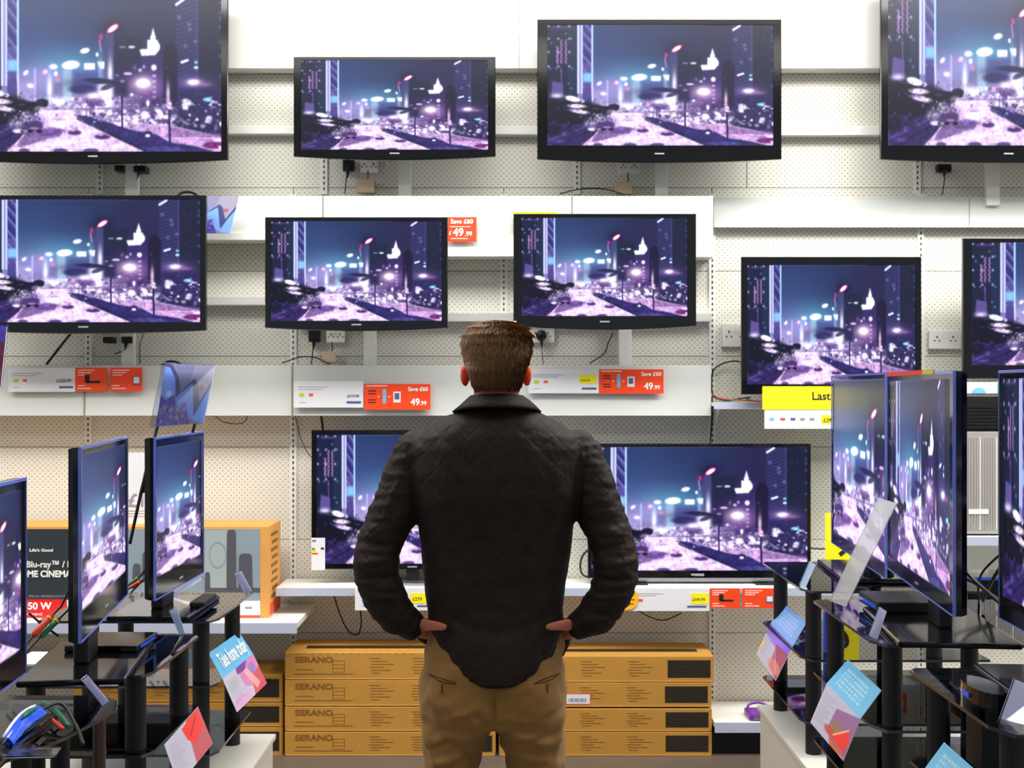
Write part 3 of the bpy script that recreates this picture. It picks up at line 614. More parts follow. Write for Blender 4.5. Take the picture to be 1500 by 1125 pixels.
def limb(mb, pts, n=18, sub=6):
    P = bez([Vector(p[:3]) for p in pts], sub); R = bez([Vector((p[3], 0, 0)) for p in pts], sub)
    mb.tube(P, [q.x for q in R], n)
    for p in (pts[0], pts[-1]): ball(mb, p[:3], p[3], p[3], p[3], 14)
    return mb
def fuse(mb, name, mats, parent, voxel, smooth=4, disp=None, group=None):
    me = mb.mesh('tmp', mats); o = bpy.data.objects.new('tmp', me); COL.objects.link(o)
    r = o.modifiers.new('r', 'REMESH'); r.mode = 'VOXEL'; r.voxel_size = voxel
    s = o.modifiers.new('s', 'SMOOTH'); s.iterations = smooth; s.factor = .5
    dg = bpy.context.evaluated_depsgraph_get(); me2 = bpy.data.meshes.new_from_object(o.evaluated_get(dg)); bpy.data.objects.remove(o)
    me2.name = name
    me2.materials.clear()
    for m in (mats if isinstance(mats, (list, tuple)) else [mats]): me2.materials.append(m)
    if disp:
        n = len(me2.vertices); co = np.empty(n*3); me2.vertices.foreach_get('co', co); co = co.reshape(-1, 3)
        nr = np.array([v.normal[:] for v in me2.vertices]); co = co+nr*disp(co, nr)[:, None]
        me2.vertices.foreach_set('co', co.ravel())
    me2.polygons.foreach_set('use_smooth', [True]*len(me2.polygons)); me2.update()
    return link(name, me2, parent)
def pxz(co): return co[:, 0]/KP+750, (EYE-co[:, 2])/KP+HOR      # back to measured units
def fold(X, Y, x0, y0, x1, y1, w_, a):
    dx, dy = x1-x0, y1-y0; t = np.clip(((X-x0)*dx+(Y-y0)*dy)/(dx*dx+dy*dy), 0, 1)
    d = np.hypot(X-x0-t*dx, Y-y0-t*dy); return a*np.exp(-(d/w_)**2)*np.sin(PI*np.clip(t, .06, .94))**.5
def nz(co, sx, sy, sz, amp, off=0): return np.array([noise.noise(Vector((c[0]*sx+off, c[1]*sy, c[2]*sz))) for c in co])*amp
man = thing('person', 'man seen from behind in dark quilted jacket and tan trousers, hands on hips', 'person', (MX, DM, 0))
skin = mat('skin', (188, 106, 82), .5, var=.1, vscale=20, bump=.2, bscale=150)
earm = mat('ear_skin', (228, 92, 50), .5)
earm.node_tree.nodes['Principled BSDF'].inputs['Subsurface Weight'].default_value = .5
# body: one continuous surface
b = MB()
ball(b, mp(727, 524, .005), .077, .094, .083); ball(b, mp(727, 552, .035), .06, .07, .07); ball(b, mp(727, 580, .07), .036, .036, .03)
limb(b, [(*mp(727, 540, 0), .057), (*mp(727, 575, -.005), .0565), (*mp(727, 615, -.01), .066)])
ball(b, mp(727, 556, .118), .011, .016, .02); ball(b, mp(727, 545, .103), .045, .012, .008); ball(b, mp(727, 574, .1), .022, .01, .006)
for s in (-1, 1): ball(b, mp(726.5+s*45.5, 550, .0), .011, .019, .0285, rot=(.15, 0, s*.3)); ball(b, mp(726.5+s*46, 542, -.006), .0095, .016, .015)
loft(b, [(600, 690, 765, 0, .06), (640, 615, 835, .0, .09), (700, 600, 850, .0, .105), (800, 625, 830, .01, .1), (880, 632, 818, .01, .095), (960, 630, 820, .005, .10), (1040, 625, 822, 0, .1)])
for s, sh, el, wr in ((-1, (612, 670), (556, 832), (606, 914)), (1, (845, 670), (899, 832), (850, 910))):
    limb(b, [(*mp(*sh, 0), .05), (*mp((sh[0]+el[0])/2, 750, -.015), .043), (*mp(*el, -.035), .036), (*mp(el[0]+s*-14, 880, -.035), .034), (*mp(*wr, -.03), .026)])
    wx = wr[0]
    palm = mp(wx-s*17, 921, .0)
    limb(b, [(*mp(wx, 914, -.03), .024), (*mp(wx-s*10, 916, -.018), .027), (*mp(wx-s*20, 922, .022), .029), (*mp(wx-s*22, 926, .045), .024)])
    # thumb, pointing back over the hip
    limb(b, [(*mp(wx-s*10, 912, -.03), .017), (*mp(wx-s*26, 909, -.062), .0135), (*mp(wx-s*38, 907, -.09), .0115), (*mp(wx-s*48, 906, -.112), .009)])
    for k, (dz, ln) in enumerate(((-9, .066), (1, .075), (11, .069), (20, .054))):     # four fingers wrapped forward round the hip
        y0 = .05; q = [mp(wx-s*22, 922+dz*.8, y0), mp(wx-s*23, 925+dz, y0+ln*.5), mp(wx-s*34, 928+dz, y0+ln*.95), mp(wx-s*50, 930+dz, y0+ln*1.15)]
        limb(b, [(*q[0], .0105), (*q[1], .0095), (*q[2], .0088), (*q[3], .0072)], 10, 4)
for s, c0, c1 in ((-1, 667, 660), (1, 778, 784)):
    limb(b, [(*mp(c0, 1040, 0), .078), (*mp(c1, 1125, 0), .068), (*mp(c1+s*2, 1230, .0), .052), (*mp(c1+s*3, 1330, -.012), .05), (*mp(c1+s*4, 1480, 0), .036)])
    limb(b, [(*mp(c1+s*4, 1500, 0), .035), (*mp(c1+s*8, 1518, .06), .034), (*mp(c1+s*12, 1526, .15), .025)])
body = fuse(b, 'body', [skin, earm], man, .0048, 3)
for p_ in body.data.polygons:
    X = p_.center.x/KP+750; Yp = (EYE-p_.center.z)/KP+HOR
    if abs(X-726.5) > 39.5 and 530 < Yp < 572 and p_.center.y < DM+.03: p_.material_index = 1
white_eye = mat('eye_white', (240, 238, 235), .2)
for s in (-1, 1):
    e = ball(MB(), mp(727+s*19, 551, .094), .0115, .0115, .0115, 16).build('eye', white_eye, man, smooth=True)
    ball(MB(), mp(727+s*19, 551, .1025), .0052, .0045, .0052, 12).build('iris', M['navyink'], e, smooth=True)
# hair
hairm = mat('short_light_brown_hair', (122, 88, 54), .5, spec=.3, var=.35, vscale=60, stretch=(1, 1, .15))
rows = [(472.5, 8, .0, .02), (474.5, 24, -.0, .055), (479, 37, -.002, .08), (487, 46, -.004, .098), (498, 50, -.006, .106), (512, 50.5, -.008, .108), (526, 47.5, -.016, .101), (536, 44, -.036, .080), (549, 39.5, -.044, .064), (560, 36.5, -.040, .056), (568, 33, -.034, .044)]
def hair_ring(py, hw, cy, ry, n=44): return oval(MX, DM+cy, EYE-(py-HOR)*KP, hw*KP, ry, n, 2.15)
h = MB(); rings_mesh(h, [hair_ring(*r) for r in rows][::-1])
rr = random.Random(3)
bl = MB()
for k in range(15000):
    t = rr.random()**.8*(len(rows)-1.001) if k % 5 < 3 else rr.random()*4.2; i = int(t); f = t-i; a, c = rows[i], rows[i+1]
    r_ = [a[j]*(1-f)+c[j]*f for j in range(4)]; th = rr.uniform(PI*.92, PI*2.08) if t > 5.5 else rr.uniform(0, 2*PI)
    cs, sn = math.cos(th), math.sin(th)
    p = Vector((MX+r_[1]*KP*abs(cs)**.93*(1 if cs >= 0 else -1), DM+r_[2]+r_[3]*abs(sn)**.93*(1 if sn >= 0 else -1), EYE-(r_[0]-HOR)*KP))
    sl = Vector((cs*(c[1]-a[1])*KP, (c[2]-a[2])+sn*(c[3]-a[3]), -(c[0]-a[0])*KP)).normalized(); tg = Vector((-sn*r_[1]*KP, cs*r_[3], 0)).normalized()
    nrm = sl.cross(tg).normalized(); nrm = nrm if nrm.dot(Vector((cs, sn, .3 if t < 5 else 0))) > 0 else -nrm
    wq = max(0, 1-t/3.5); dn = sl+Vector((rr.gauss(0, .2+.35*wq), rr.gauss(0, .12+.3*wq), rr.gauss(0, .05)))
    dn = (dn-nrm*dn.dot(nrm)).normalized(); L_ = rr.uniform(.012, .026)*(1 if t > 3 else 1.15)*(.75 if t > 8.5 else 1); sd = dn.cross(nrm)*rr.uniform(.0006, .0012)
    p = p-nrm*.002
    bl.add([p-sd, p+sd, p+dn*L_*.6+nrm*(.0035+rr.random()*.002+.002*wq)+sd*.6, p+dn*L_*.6+nrm*.0035-sd*.6, p+dn*L_+nrm*rr.uniform(.002, .006)], [(0, 1, 2, 3), (3, 2, 4)])
h.add(bl.v, bl.f)
h.build('hair', hairm, man, smooth=True)
# trousers
trm = mat('tan_cotton_trousers', (152, 110, 52), .8, var=.14, vscale=7, bump=.5, bscale=500, sheen=.1)
t_ = MB()
loft(t_, [(918, 632, 820, .0, .105), (940, 628, 825, .0, .112), (965, 621, 827, -.004, .12), (995, 616, 829, -.01, .13), (1020, 615, 829, -.01, .13), (1040, 616, 829, -.008, .122), (1052, 620, 826, -.005, .11)], e=2.35)
for s, c0, c1 in ((-1, 672, 660), (1, 775, 785)):
    rowsL = [(1035, c0-s*1, 53, -.01, .118), (1056, c0+s*1, 52, -.006, .11), (1085, (c0+c1)/2, 47, 0, .102), (1125, c1, 43, .002, .095), (1180, c1+s*1, 40.5, .002, .088), (1240, c1+s*2, 37, .0, .078), (1330, c1+s*3, 34, -.008, .07), (1450, c1+s*4, 31, -.005, .062), (1512, c1+s*5, 31, .0, .062)]
    loft(t_, [(py, c-hw, c+hw, cy, ry) for py, c, hw, cy, ry in rowsL], 30, 2.1)
    ball(t_, mp(c0+s*2, 1010, -.075), .075, .06, .08)
def trdisp(co, nr):
    X, Y = pxz(co); d = nz(co, 8, 9, 18, .006)+nz(co, 24, 20, 38, .0035, 7)
    for a in ((650, 1070, 722, 1052, 7, .008), (625, 1088, 700, 1050, 5, -.005), (640, 1060, 700, 1095, 6, -.007), (735, 1052, 805, 1075, 7, .008), (745, 1075, 815, 1060, 5, -.006), (735, 1085, 800, 1100, 6, .007), (640, 1105, 690, 1085, 6, .007),
              (700, 1030, 722, 1052, 5, -.005), (620, 1040, 640, 1110, 5, .005), (822, 1020, 812, 1110, 5, .005), (790, 1040, 815, 1025, 5, -.004), (655, 1035, 700, 1020, 6, .004), (725, 985, 725, 1052, 3, -.007), (635, 1020, 660, 1045, 5, -.004)):
        d = d+np.where(co[:, 1] < DM+.01, fold(X, Y, *a), 0)
    return np.clip(d*1.35, -.015, .015)
trousers = fuse(t_, 'trousers', trm, man, .0062, 3, trdisp)
seamd = mat('dark_seam_thread', (70, 45, 22), .8)
def on_back(px, py, ob, off=.001):      # a point on the camera side of a garment
    o, d_ = Vector(((px-750)*KP, DM-.5, EYE-(py-HOR)*KP)), Vector((0, 1, 0))
    mi = world_of(ob).inverted(); r = ob.ray_cast(mi @ o, d_)
    return (world_of(ob) @ r[1])+Vector((0, -off, 0)) if r[0] else mp(px, py, -.12)
bpy.context.view_layer.update()
for a, b_ in (((631, 977), (672, 984)), ((781, 984), (819, 976))):
    n = 8; up = [on_back(a[0]+(b_[0]-a[0])*k/n, a[1]+(b_[1]-a[1])*k/n-2.2*math.sin(PI*k/n), trousers) for k in range(n+1)]
    lo = [on_back(a[0]+(b_[0]-a[0])*k/n, a[1]+(b_[1]-a[1])*k/n+2.2*math.sin(PI*k/n), trousers) for k in range(n+1)]
    pk = MB().tube(up, .0011, 6).tube(lo, .0011, 6).build('pocket_welt', seamd, trousers)
    cx = (a[0]+b_[0])/2; MB().tube([on_back(cx, 986, trousers), on_back(cx, 998, trousers)], .0018, 6).build('button_tab', seamd, trousers)
for s in (-1, 1):
    sh = MB(); c1 = 722+s*66
    limb(sh, [(*mp(c1, 1515, -.035), .04), (*mp(c1+s*4, 1522, .05), .042), (*mp(c1+s*9, 1526, .13), .038), (*mp(c1+s*11, 1530, .19), .028)])
    so = fuse(sh, 'shoe', mat('brown_leather', (74, 44, 24), .35), man, .008, 3)
    zs = [v.co.z for v in so.data.vertices]; zmin = min(zs)
    for v in so.data.vertices: v.co.z = max(0.002, v.co.z-0)
# jacket
jm = mat('dark_quilted_jacket', (38, 28, 22), .66, spec=.22, var=.18, vscale=6)
nt = jm.node_tree; bs = nt.nodes['Principled BSDF']
g = nt.nodes.new('ShaderNodeNewGeometry'); sp = nt.nodes.new('ShaderNodeSeparateXYZ'); nt.links.new(g.outputs['Position'], sp.inputs[0])
def diamond(sgn):
    a = M_(nt, 'MULTIPLY', M_(nt, 'ADD', sp.outputs[0], M_(nt, 'MULTIPLY', sp.outputs[2], sgn)), 46.0)
    return M_(nt, 'POWER', M_(nt, 'ABSOLUTE', M_(nt, 'SINE', a)), .35)
nzn = nt.nodes.new('ShaderNodeTexNoise'); nzn.inputs['Scale'].default_value = 28; nzn.inputs['Detail'].default_value = 5
hh = M_(nt, 'ADD', M_(nt, 'MULTIPLY', M_(nt, 'MINIMUM', diamond(1), diamond(-1)), .55), M_(nt, 'MULTIPLY', nzn.outputs[0], 1.1))
bp = nt.nodes.new('ShaderNodeBump'); bp.inputs['Strength'].default_value = .55; bp.inputs['Distance'].default_value = .006
nt.links.new(hh, bp.inputs['Height']); nt.links.new(bp.outputs[0], bs.inputs['Normal'])
j = MB()
loft(j, [(596, 686, 770, -.01, .06), (603, 668, 790, -.01, .075), (612, 650, 806, -.008, .09), (623, 630, 826, -.006, .103), (638, 610, 848, -.003, .117), (655, 600, 857, 0, .127), (690, 600, 855, 0, .135), (725, 604, 850, 0, .136), (756, 611, 842, .002, .132),
          (800, 617, 838, .004, .126), (850, 621, 829, .005, .122), (885, 625, 826, .004, .122), (912, 630, 824, .0, .126), (935, 636, 820, -.004, .134), (955, 645, 813, -.006, .140), (972, 658, 800, -.008, .144), (982, 674, 784, -.01, .144), (988, 690, 768, -.012, .142)], 48, 2.4)
for s, P_ in ((-1, [(615, 668, 40, 0), (598, 705, 38, -.004), (576, 752, 35.5, -.012), (556, 800, 33, -.03), (554.5, 834, 33, -.042), (565, 868, 31, -.042), (583, 896, 29, -.036), (603, 912, 22, -.03)]),
              (1, [(842, 668, 40, 0), (860, 705, 38, -.004), (879, 752, 35.5, -.012), (897, 800, 33, -.03), (900, 834, 33, -.042), (891, 866, 31, -.042), (872, 896, 29, -.036), (850, 911, 22, -.03)])):
    limb(j, [(*mp(a, b_, y), r*KP) for a, b_, r, y in P_], 24, 6)
# front panels pushed out below the hands
j.slab([mp(604, 938, .05), mp(627, 958, .06), mp(640, 930, .05), mp(618, 920, .045)], .022)
j.slab([mp(811, 950, .06), mp(823, 976, .06), mp(835, 945, .05), mp(820, 925, .045)], .022)
def jdisp(co, nr):
    X, Y = pxz(co); arm = (X < 605-(Y-650)*-.02) | (X > 850)
    d = np.where(arm, nz(co, 14, 14, 60, .0042)+nz(co, 30, 30, 110, .0022, 3), nz(co, 16, 12, 9, .0035)+nz(co, 34, 20, 26, .0020, 5))
    bk = co[:, 1] < DM+.02
    for a in ((600, 655, 612, 760, 2.5, -.006), (857, 655, 842, 760, 2.5, -.006), (640, 640, 700, 720, 8, .003), (815, 640, 760, 730, 8, .003), (640, 890, 700, 905, 9, -.006), (760, 905, 822, 890, 9, -.006), (650, 912, 660, 965, 6, -.007), (800, 912, 792, 960, 6, -.007),
              (665, 915, 690, 960, 6, .005), (700, 912, 760, 912, 10, -.004), (590, 690, 565, 760, 5, .004), (545, 790, 590, 800, 4, -.005), (540, 815, 585, 812, 4, .005), (535, 840, 590, 838, 4, -.005), (545, 862, 595, 868, 4, .005), (870, 800, 920, 790, 4, -.005), (868, 818, 925, 815, 4, .005), (868, 840, 925, 842, 4, -.005), (862, 868, 915, 866, 4, .005), (862, 890, 905, 895, 4, -.004)):
        d = d+np.where(bk, fold(X, Y, *a), 0)
    return np.clip(d, -.012, .012)
jacket = fuse(j, 'jacket', jm, man, .0055, 3, jdisp)
# collar folded down round the neck
def cring(py, l, r, cy, ry, tilt):
    return [Vector((p.x, p.y, p.z-tilt*(p.y-DM))) for p in oval((l+r)/2*KP-750*KP, DM+cy, EYE-(py-HOR)*KP, (r-l)/2*KP, ry, 48, 2.1)]
cm = MB(); rings_mesh(cm, [cring(592, 692, 763, -.005, .060, .1), cring(581, 692, 764, -.006, .063, .1), cring(581, 688, 768, -.008, .069, .1), cring(588, 681, 777, -.012, .078, .12), cring(597, 672, 786, -.016, .090, .14), cring(605, 663, 793, -.018, .100, .16), cring(607, 668, 788, -.018, .094, .16), cring(596, 684, 772, -.008, .075, .1)], cap=False)
me = cm.mesh('collar', jm, True); link('collar', me, jacket)
MB().tube([on_back(x, y, jacket) for x, y in bez([Vector((640, 938, 0)), Vector((652, 962, 0)), Vector((674, 980, 0)), Vector((729, 986, 0)), Vector((784, 979, 0)), Vector((806, 958, 0)), Vector((818, 936, 0))], 6) for x, y in [(x, y)]] if False else [on_back(v.x, v.y, jacket) for v in bez([Vector((644, 940, 0)), Vector((656, 962, 0)), Vector((678, 977, 0)), Vector((729, 982, 0)), Vector((780, 977, 0)), Vector((802, 958, 0)), Vector((813, 938, 0))], 6)], .0022, 6).build('hem_binding', jm, jacket)
for s, q0, q1 in ((-1, (597, 909), (611, 916)), (1, (856, 908), (843, 914))):
    a, c = mp(*q0, -.033), mp(*q1, -.029); MB().tube([a, a*.4+c*.6, c], [.0365, .036, .033], 20).build('cuff', jm, jacket, smooth=True)
# shirt collar edge and inner label inside the neck
MB().tube([Vector((p.x, p.y, p.z)) for p in cring(584, 694, 761, -.004, .0595, .1)]+[cring(584, 694, 761, -.004, .0595, .1)[0]], .0028, 6, cap=False).build('shirt_collar', mat('grey_blue_shirt', (92, 98, 120), .8), man)
# ------------------------------------------------------------------ sockets, plugs, cables on the wall
def cable(label, pts, r=.0028, m='satin', sub=8, name='cable', group=None):
    P_ = bez([PP(*p) if not isinstance(p, Vector) else p for p in pts], sub)
    o = MB().tube(P_, r, 7).build(name, M[m], smooth=True); return setp(o, label, 'cable', group)
def socket(label, x0, y0, x1, y1, d=5.975):
    t = thing('wall_socket', label, 'socket', PP((x0+x1)/2, y1, d))
    fbo('face_plate', x0, y0, x1, y1, d, .02, M['white'], t, b=.002)
    mx = (x0+x1)/2; h = y1-y0
    for k in (.25, .75):
        cx = x0+(x1-x0)*k; m = MB()
        fb(m, cx-1, y0+h*.3, cx+1, y0+h*.42, d-.001, .002); fb(m, cx-4.5, y0+h*.52, cx-2.5, y0+h*.6, d-.001, .002); fb(m, cx+2.5, y0+h*.52, cx+4.5, y0+h*.6, d-.001, .002)
        m.build('pin_holes', M['ink'], t)
        fbo('rocker_switch', (mx-4 if k < .5 else mx+1), y0+h*.12, (mx-1 if k < .5 else mx+4), y0+h*.4, d-.004, .006, M['white'], t)
    return t
socket('white double wall socket left of the television with yellow sign', 1058, 474, 1098, 508)
socket('white double wall socket between the two right televisions of the second row', 1361, 484, 1408, 511)
socket('white wall socket under the smallest top row television', 527, 233, 554, 253)
socket('white wall socket under the second row television with orange card', 478, 483, 505, 502)
socket('white wall socket under the top row television right of centre', 905, 235, 937, 254)
socket('white wall socket beside the man\'s head under the middle television', 775, 480, 812, 502)
def plug(label, px, py, w=17, h=18, m='satin', d=5.95, tail=None, rnd=False):
    t = thing('mains_plug', label, 'plug', PP(px, py+h/2, d))
    if rnd:
        c = PP(px, py, d); r = w/2*d/F; n = 20
        mb = MB(); ra = [[Vector((c.x+q*math.cos(2*PI*k/n), y, c.z+q*math.sin(2*PI*k/n))) for k in range(n)] for q, y in ((r, 5.99), (r, d+.008), (r*.85, d), (r*.2, d-.004))]
        rings_mesh(mb, ra[::-1]); mb.build('plug_body', M[m], t, smooth=True)
    else: fbo('plug_body', px-w/2, py-h/2, px+w/2, py+h/2, d, 6.0-d-.012, M[m], t, b=.005)
    if tail: MB().tube([PP(px, py+h*.2, d-.002), PP(px+(tail[0]-px)*.15, py+h*.75, d+.005), PP(px+(tail[0]-px)*.3, py+h*1.1, d+.012)], [.012, .007, .003], 8).build('strain_relief', M[m], t)
    return t
plug('black mains plug under the smallest top row television', 510, 241, tail=(505, 280))
cable('black lead hanging from the plug under the smallest top row television', [(509, 250, 5.945), (507, 265, 5.95), (505, 284, 5.93)])
plug('black mains plug under the second row television with orange card', 460, 492, tail=(457, 530))
cable('black lead hanging from the plug under the second row television with orange card', [(459, 501, 5.945), (458, 515, 5.95), (456, 534, 5.93)])
plug('black mains plug under the top right corner television', 1384, 246, 21, 12, tail=(1381, 283))
cable('black lead hanging from the plug under the top right corner television', [(1384, 254, 5.945), (1383, 268, 5.95), (1380, 286, 5.93)])
plug('round black mains plug right of the man\'s head', 793, 491, 16, 16, tail=(796, 530), rnd=True)
cable('thin black lead below the round plug right of the man\'s head', [(793, 500, 5.945), (794, 515, 5.95), (796, 534, 5.93)], .002)
plug('left black plug under the largest top left television', 174, 246, 14, 9, d=5.915); plug('right black plug under the largest top left television', 204, 247, 18, 10, d=5.915, tail=(196, 262))
cable('black lead curling from the right plug under the largest top left television', [(204, 250, 5.915), (203, 258, 5.915), (197, 264, 5.945), (186, 267, 5.96)], .003)
plug('left black plug under the far left second row television', 157, 498, 14, 9, d=5.915); plug('right black plug under the far left second row television', 185, 498, 16, 10, d=5.915, tail=(178, 512))
cable('black lead curling from the right plug under the far left second row television', [(185, 502, 5.915), (184, 510, 5.915), (178, 515, 5.945), (168, 518, 5.96)], .003)
plug('beige adaptor plug under the smallest top row television', 535, 272, 26, 20, 'beige'); plug('beige adaptor plug under the second row television with orange card', 481, 523, 20, 16, 'beige'); plug('beige adaptor plug under the top row television right of centre', 914, 275, 24, 18, 'beige')
for lab, a in (('smallest top row television', (539, 250, 539, 262)), ('second row television with orange card', (486, 501, 487, 514)), ('top row television right of centre', (920, 253, 920, 266))):
    cable('short lead to the beige plug under the '+lab, [(a[0], a[1], 5.955), ((a[0]+a[2])/2, (a[1]+a[3])/2, 5.95), (a[2], a[3], 5.94)], .003)
cable('thick black lead slanting below the far left second row television', [(104, 488, 5.90), (88, 508, 5.92), (68, 534, 5.90)], .0065)
cable('thin grey lead hanging below the far left second row television', [(211, 488, 5.93), (205, 505, 5.96), (205, 533, 5.93)], .0022)
cable('black lead arching above the lower fascia left of centre', [(413, 532, 5.9), (440, 523, 5.94), (462, 524, 5.94), (482, 533, 5.9)], .003)
cable('black lead arching above the upper fascia right of centre', [(820, 284, 5.9), (850, 277, 5.94), (885, 277, 5.94), (912, 284, 5.9)], .003)
cable('black lead bending below the television above the man', [(898, 488, 5.9), (890, 505, 5.95), (885, 518, 5.95), (864, 532, 5.93)], .003)
cable('grey lead sagging below the fascia right of the picture sign', [(312, 606, 5.9), (325, 617, 5.95), (345, 621, 5.96), (358, 618, 5.95), (363, 607, 5.9)], .0022)
cable('grey lead running from the fascia joint to the big television left of the man', [(432, 608, 5.93), (440, 640, 5.97), (450, 662, 5.95), (458, 672, 5.9)], .0022)
cable('thick black lead above the big television left of the man', [(470, 606, 5.9), (472, 620, 5.94), (474, 636, 5.9)], .006)
cable('black lead above the wide television right of the man', [(1043, 582, 5.93), (1043, 610, 5.97), (1041, 640, 5.95), (1040, 652, 5.92)], .004)
cable('black lead looping left of the television with the yellow sign', [(1094, 534, 5.88), (1078, 529, 5.95), (1058, 533, 5.97), (1044, 545, 5.96), (1043, 575, 5.95), (1058, 586, 5.86), (1100, 582, 5.83)], .004)
cable('red and green lead lying on the eye level shelf', [(1044, 578, 5.86), (1058, 584, 5.84), (1085, 586, 5.82), (1115, 588, 5.82)], .003, 'redp')
cable('green lead lying on the eye level shelf', [(1048, 584, 5.85), (1066, 588, 5.83), (1085, 583, 5.82), (1100, 586, 5.82)], .0025, 'greenp')
cable('black lead looping below the long shelf left of the man', [(489, 872, 5.9), (500, 905, 5.96), (512, 926, 5.96), (524, 929, 5.96), (529, 915, 5.96), (528, 895, 5.9)], .0035)
cable('black lead sagging below the price strip right of the man', [(932, 893, 5.9), (955, 905, 5.95), (975, 908, 5.96), (998, 898, 5.93)], .003)
cable('black lead behind the wide television at the man\'s right elbow', [(862, 805, 5.88), (853, 815, 5.9), (850, 830, 5.9), (854, 842, 5.88), (866, 846, 5.85)], .005)
cable('yellow black lead right of the wide television', [(1186, 803, 5.9), (1205, 804, 5.93), (1222, 802, 5.93)], .004)
for lab, x, y in (('far left, above the lower fascia', 249, 531), ('above the fascia under the largest television', 272, 283)):
    cable('dark lead end poking up '+lab, [(x-12, y+4, 5.88), (x-4, y-1, 5.9), (x+8, y-1, 5.9), (x+16, y+3, 5.88)], .006)

# ------------------------------------------------------------------ price tickets
def lines(mb, rows, d, h=1.2):
    for x0, x1, y in rows: fb(mb, x0, y, x1, y+h, d-.0006, .0007)
def ticket(label, x0, y0, x1, y1, d, yellow=None, price=None, lime=True, group=None, sky=False):
    t = thing('price_ticket', label, 'price ticket', PP((x0+x1)/2, y1, d))
    fbo('card', x0, y0, x1, y1, d, .004, M['paper'], t)
    w_, h_ = x1-x0, y1-y0; m = MB(); lines(m, [(x0+w_*.06, x0+w_*.5, y0+h_*.22), (x0+w_*.06, x0+w_*.42, y0+h_*.31), (x0+w_*.08, x0+w_*.18, y0+h_*.8)], d, .8); m.build('small_print', M['greyink'], t, kind='stuff')
    fbo('energy_mark', x0+w_*.08, y0+h_*.46, x0+w_*.15, y0+h_*.6, d-.0008, .001, M['blueink' if sky else 'limeink'], t)
    fbo('logo_patch', x0+w_*.22, y0+h_*.47, x0+w_*.28, y0+h_*.58, d-.0008, .001, M['redink'], t)
    fbo('grey_bar', x0+w_*.76, y1-h_*.24, x0+w_*.97, y1-h_*.15, d-.0008, .001, M['navyink'], t)
    if yellow: fbo('yellow_flash', *yellow, d-.0012, .001, M['yellow'], t)
    if price:
        s, px, py, sz = price; q = PP(px, py, d-.0016); text(s, sz, q, M['ink'], t, name='price')
    return t
def offer(label, x0, y0, x1, y1, d, kind=0, group=None):
    t = thing('offer_card', label, 'offer card', PP((x0+x1)/2, y1, d))
    fbo('card', x0, y0, x1, y1, d, .004, M['orange'], t); w_, h_ = x1-x0, y1-y0; e = d-.0008; m = MB()
    if kind in (0, 1): lines(m, [(x0+w_*.08, x0+w_*.6, y0+h_*.1), (x0+w_*.08, x0+w_*.5, y0+h_*.2), (x0+w_*.08, x0+w_*.38, y0+h_*.3), (x0+w_*.08, x0+w_*.3, y0+h_*.75), (x0+w_*.08, x0+w_*.5, y0+h_*.87)], d, .9); m.build('small_print', M['whiteink'], t, kind='stuff')
    if kind == 0: fb(fb(MB(), x0+w_*.3, y0+h_*.3, x0+w_*.45, y0+h_*.62, e, .001), x0+w_*.35, y0+h_*.56, x0+w_*.78, y0+h_*.66, e, .001).build('product_picture', M['ink'], t)
    if kind == 1: fbo('product_picture', x0+w_*.72, y0+h_*.36, x0+w_*.93, y0+h_*.75, e, .001, M['navyink'], t); fbo('screen_picture', x0+w_*.74, y0+h_*.4, x0+w_*.91, y0+h_*.66, e-.0008, .001, M['paper'], t)
    if kind == 2:   # accessory bundle, price at right
        lines(m, [(x0+w_*.03, x0+w_*.35, y0+h_*.06)], d, 1); m.build('small_print', M['whiteink'], t, kind='stuff')
        mk = MB(); lines(mk, [(x0+w_*.06, x0+w_*.18, y0+h_*q) for q in (.25, .36, .6, .7)], d, 1.6); mk.build('print_lines', M['ink'], t)
        fbo('battery_picture', x0+w_*.28, y0+h_*.2, x0+w_*.33, y0+h_*.75, e, .001, M['blueink'], t); fbo('charger_picture', x0+w_*.44, y0+h_*.3, x0+w_*.55, y0+h_*.72, e, .001, M['paper'], t); fbo('dial_picture', x0+w_*.46, y0+h_*.36, x0+w_*.53, y0+h_*.6, e-.0008, .001, M['navyink'], t)
        text('+', .02, PP(x0+w_*.2, y0+h_*.56, e-.001), M['whiteink'], t); text('+', .02, PP(x0+w_*.36, y0+h_*.56, e-.001), M['whiteink'], t)
        text('Save £60', .026, PP(x0+w_*.965, y0+h_*.27, e-.001), M['whiteink'], t, align='RIGHT', bold=.0006)
        text('49', .043, PP(x0+w_*.84, y0+h_*.82, e-.001), M['whiteink'], t, align='RIGHT', bold=.001, name='price'); text('.99', .026, PP(x0+w_*.84, y0+h_*.82, e-.001), M['whiteink'], t, name='price', bold=.0006)
    if kind == 3:
        text('Save £60', .029, PP(x0+w_*.5, y0+h_*.26, e-.001), M['whiteink'], t, align='CENTER', bold=.0006)
        lines(m, [(x0+w_*.1, x0+w_*.8, y0+h_*.38), (x0+w_*.12, x0+w_*.7, y0+h_*.86)], d, .8); m.build('small_print', M['whiteink'], t, kind='stuff')
        text('£', .026, PP(x0+w_*.05, y0+h_*.72, e-.001), M['whiteink'], t, name='price'); text('49', .05, PP(x0+w_*.2, y0+h_*.76, e-.001), M['whiteink'], t, bold=.0012, name='price'); text('.99', .028, PP(x0+w_*.6, y0+h_*.76, e-.001), M['whiteink'], t, bold=.0006, name='price')
    return t
DF = 5.835
ticket('white price ticket at the left end of the lower fascia', 12, 539, 110, 574, DF, price=('£328.99', 82, 560, .022))
offer('orange offer card on the lower fascia nearest the left edge', 110, 538.5, 157, 573, DF, 0)
offer('second orange offer card on the lower left fascia, with small grey device picture', 161, 538.5, 208, 573, DF, 1)
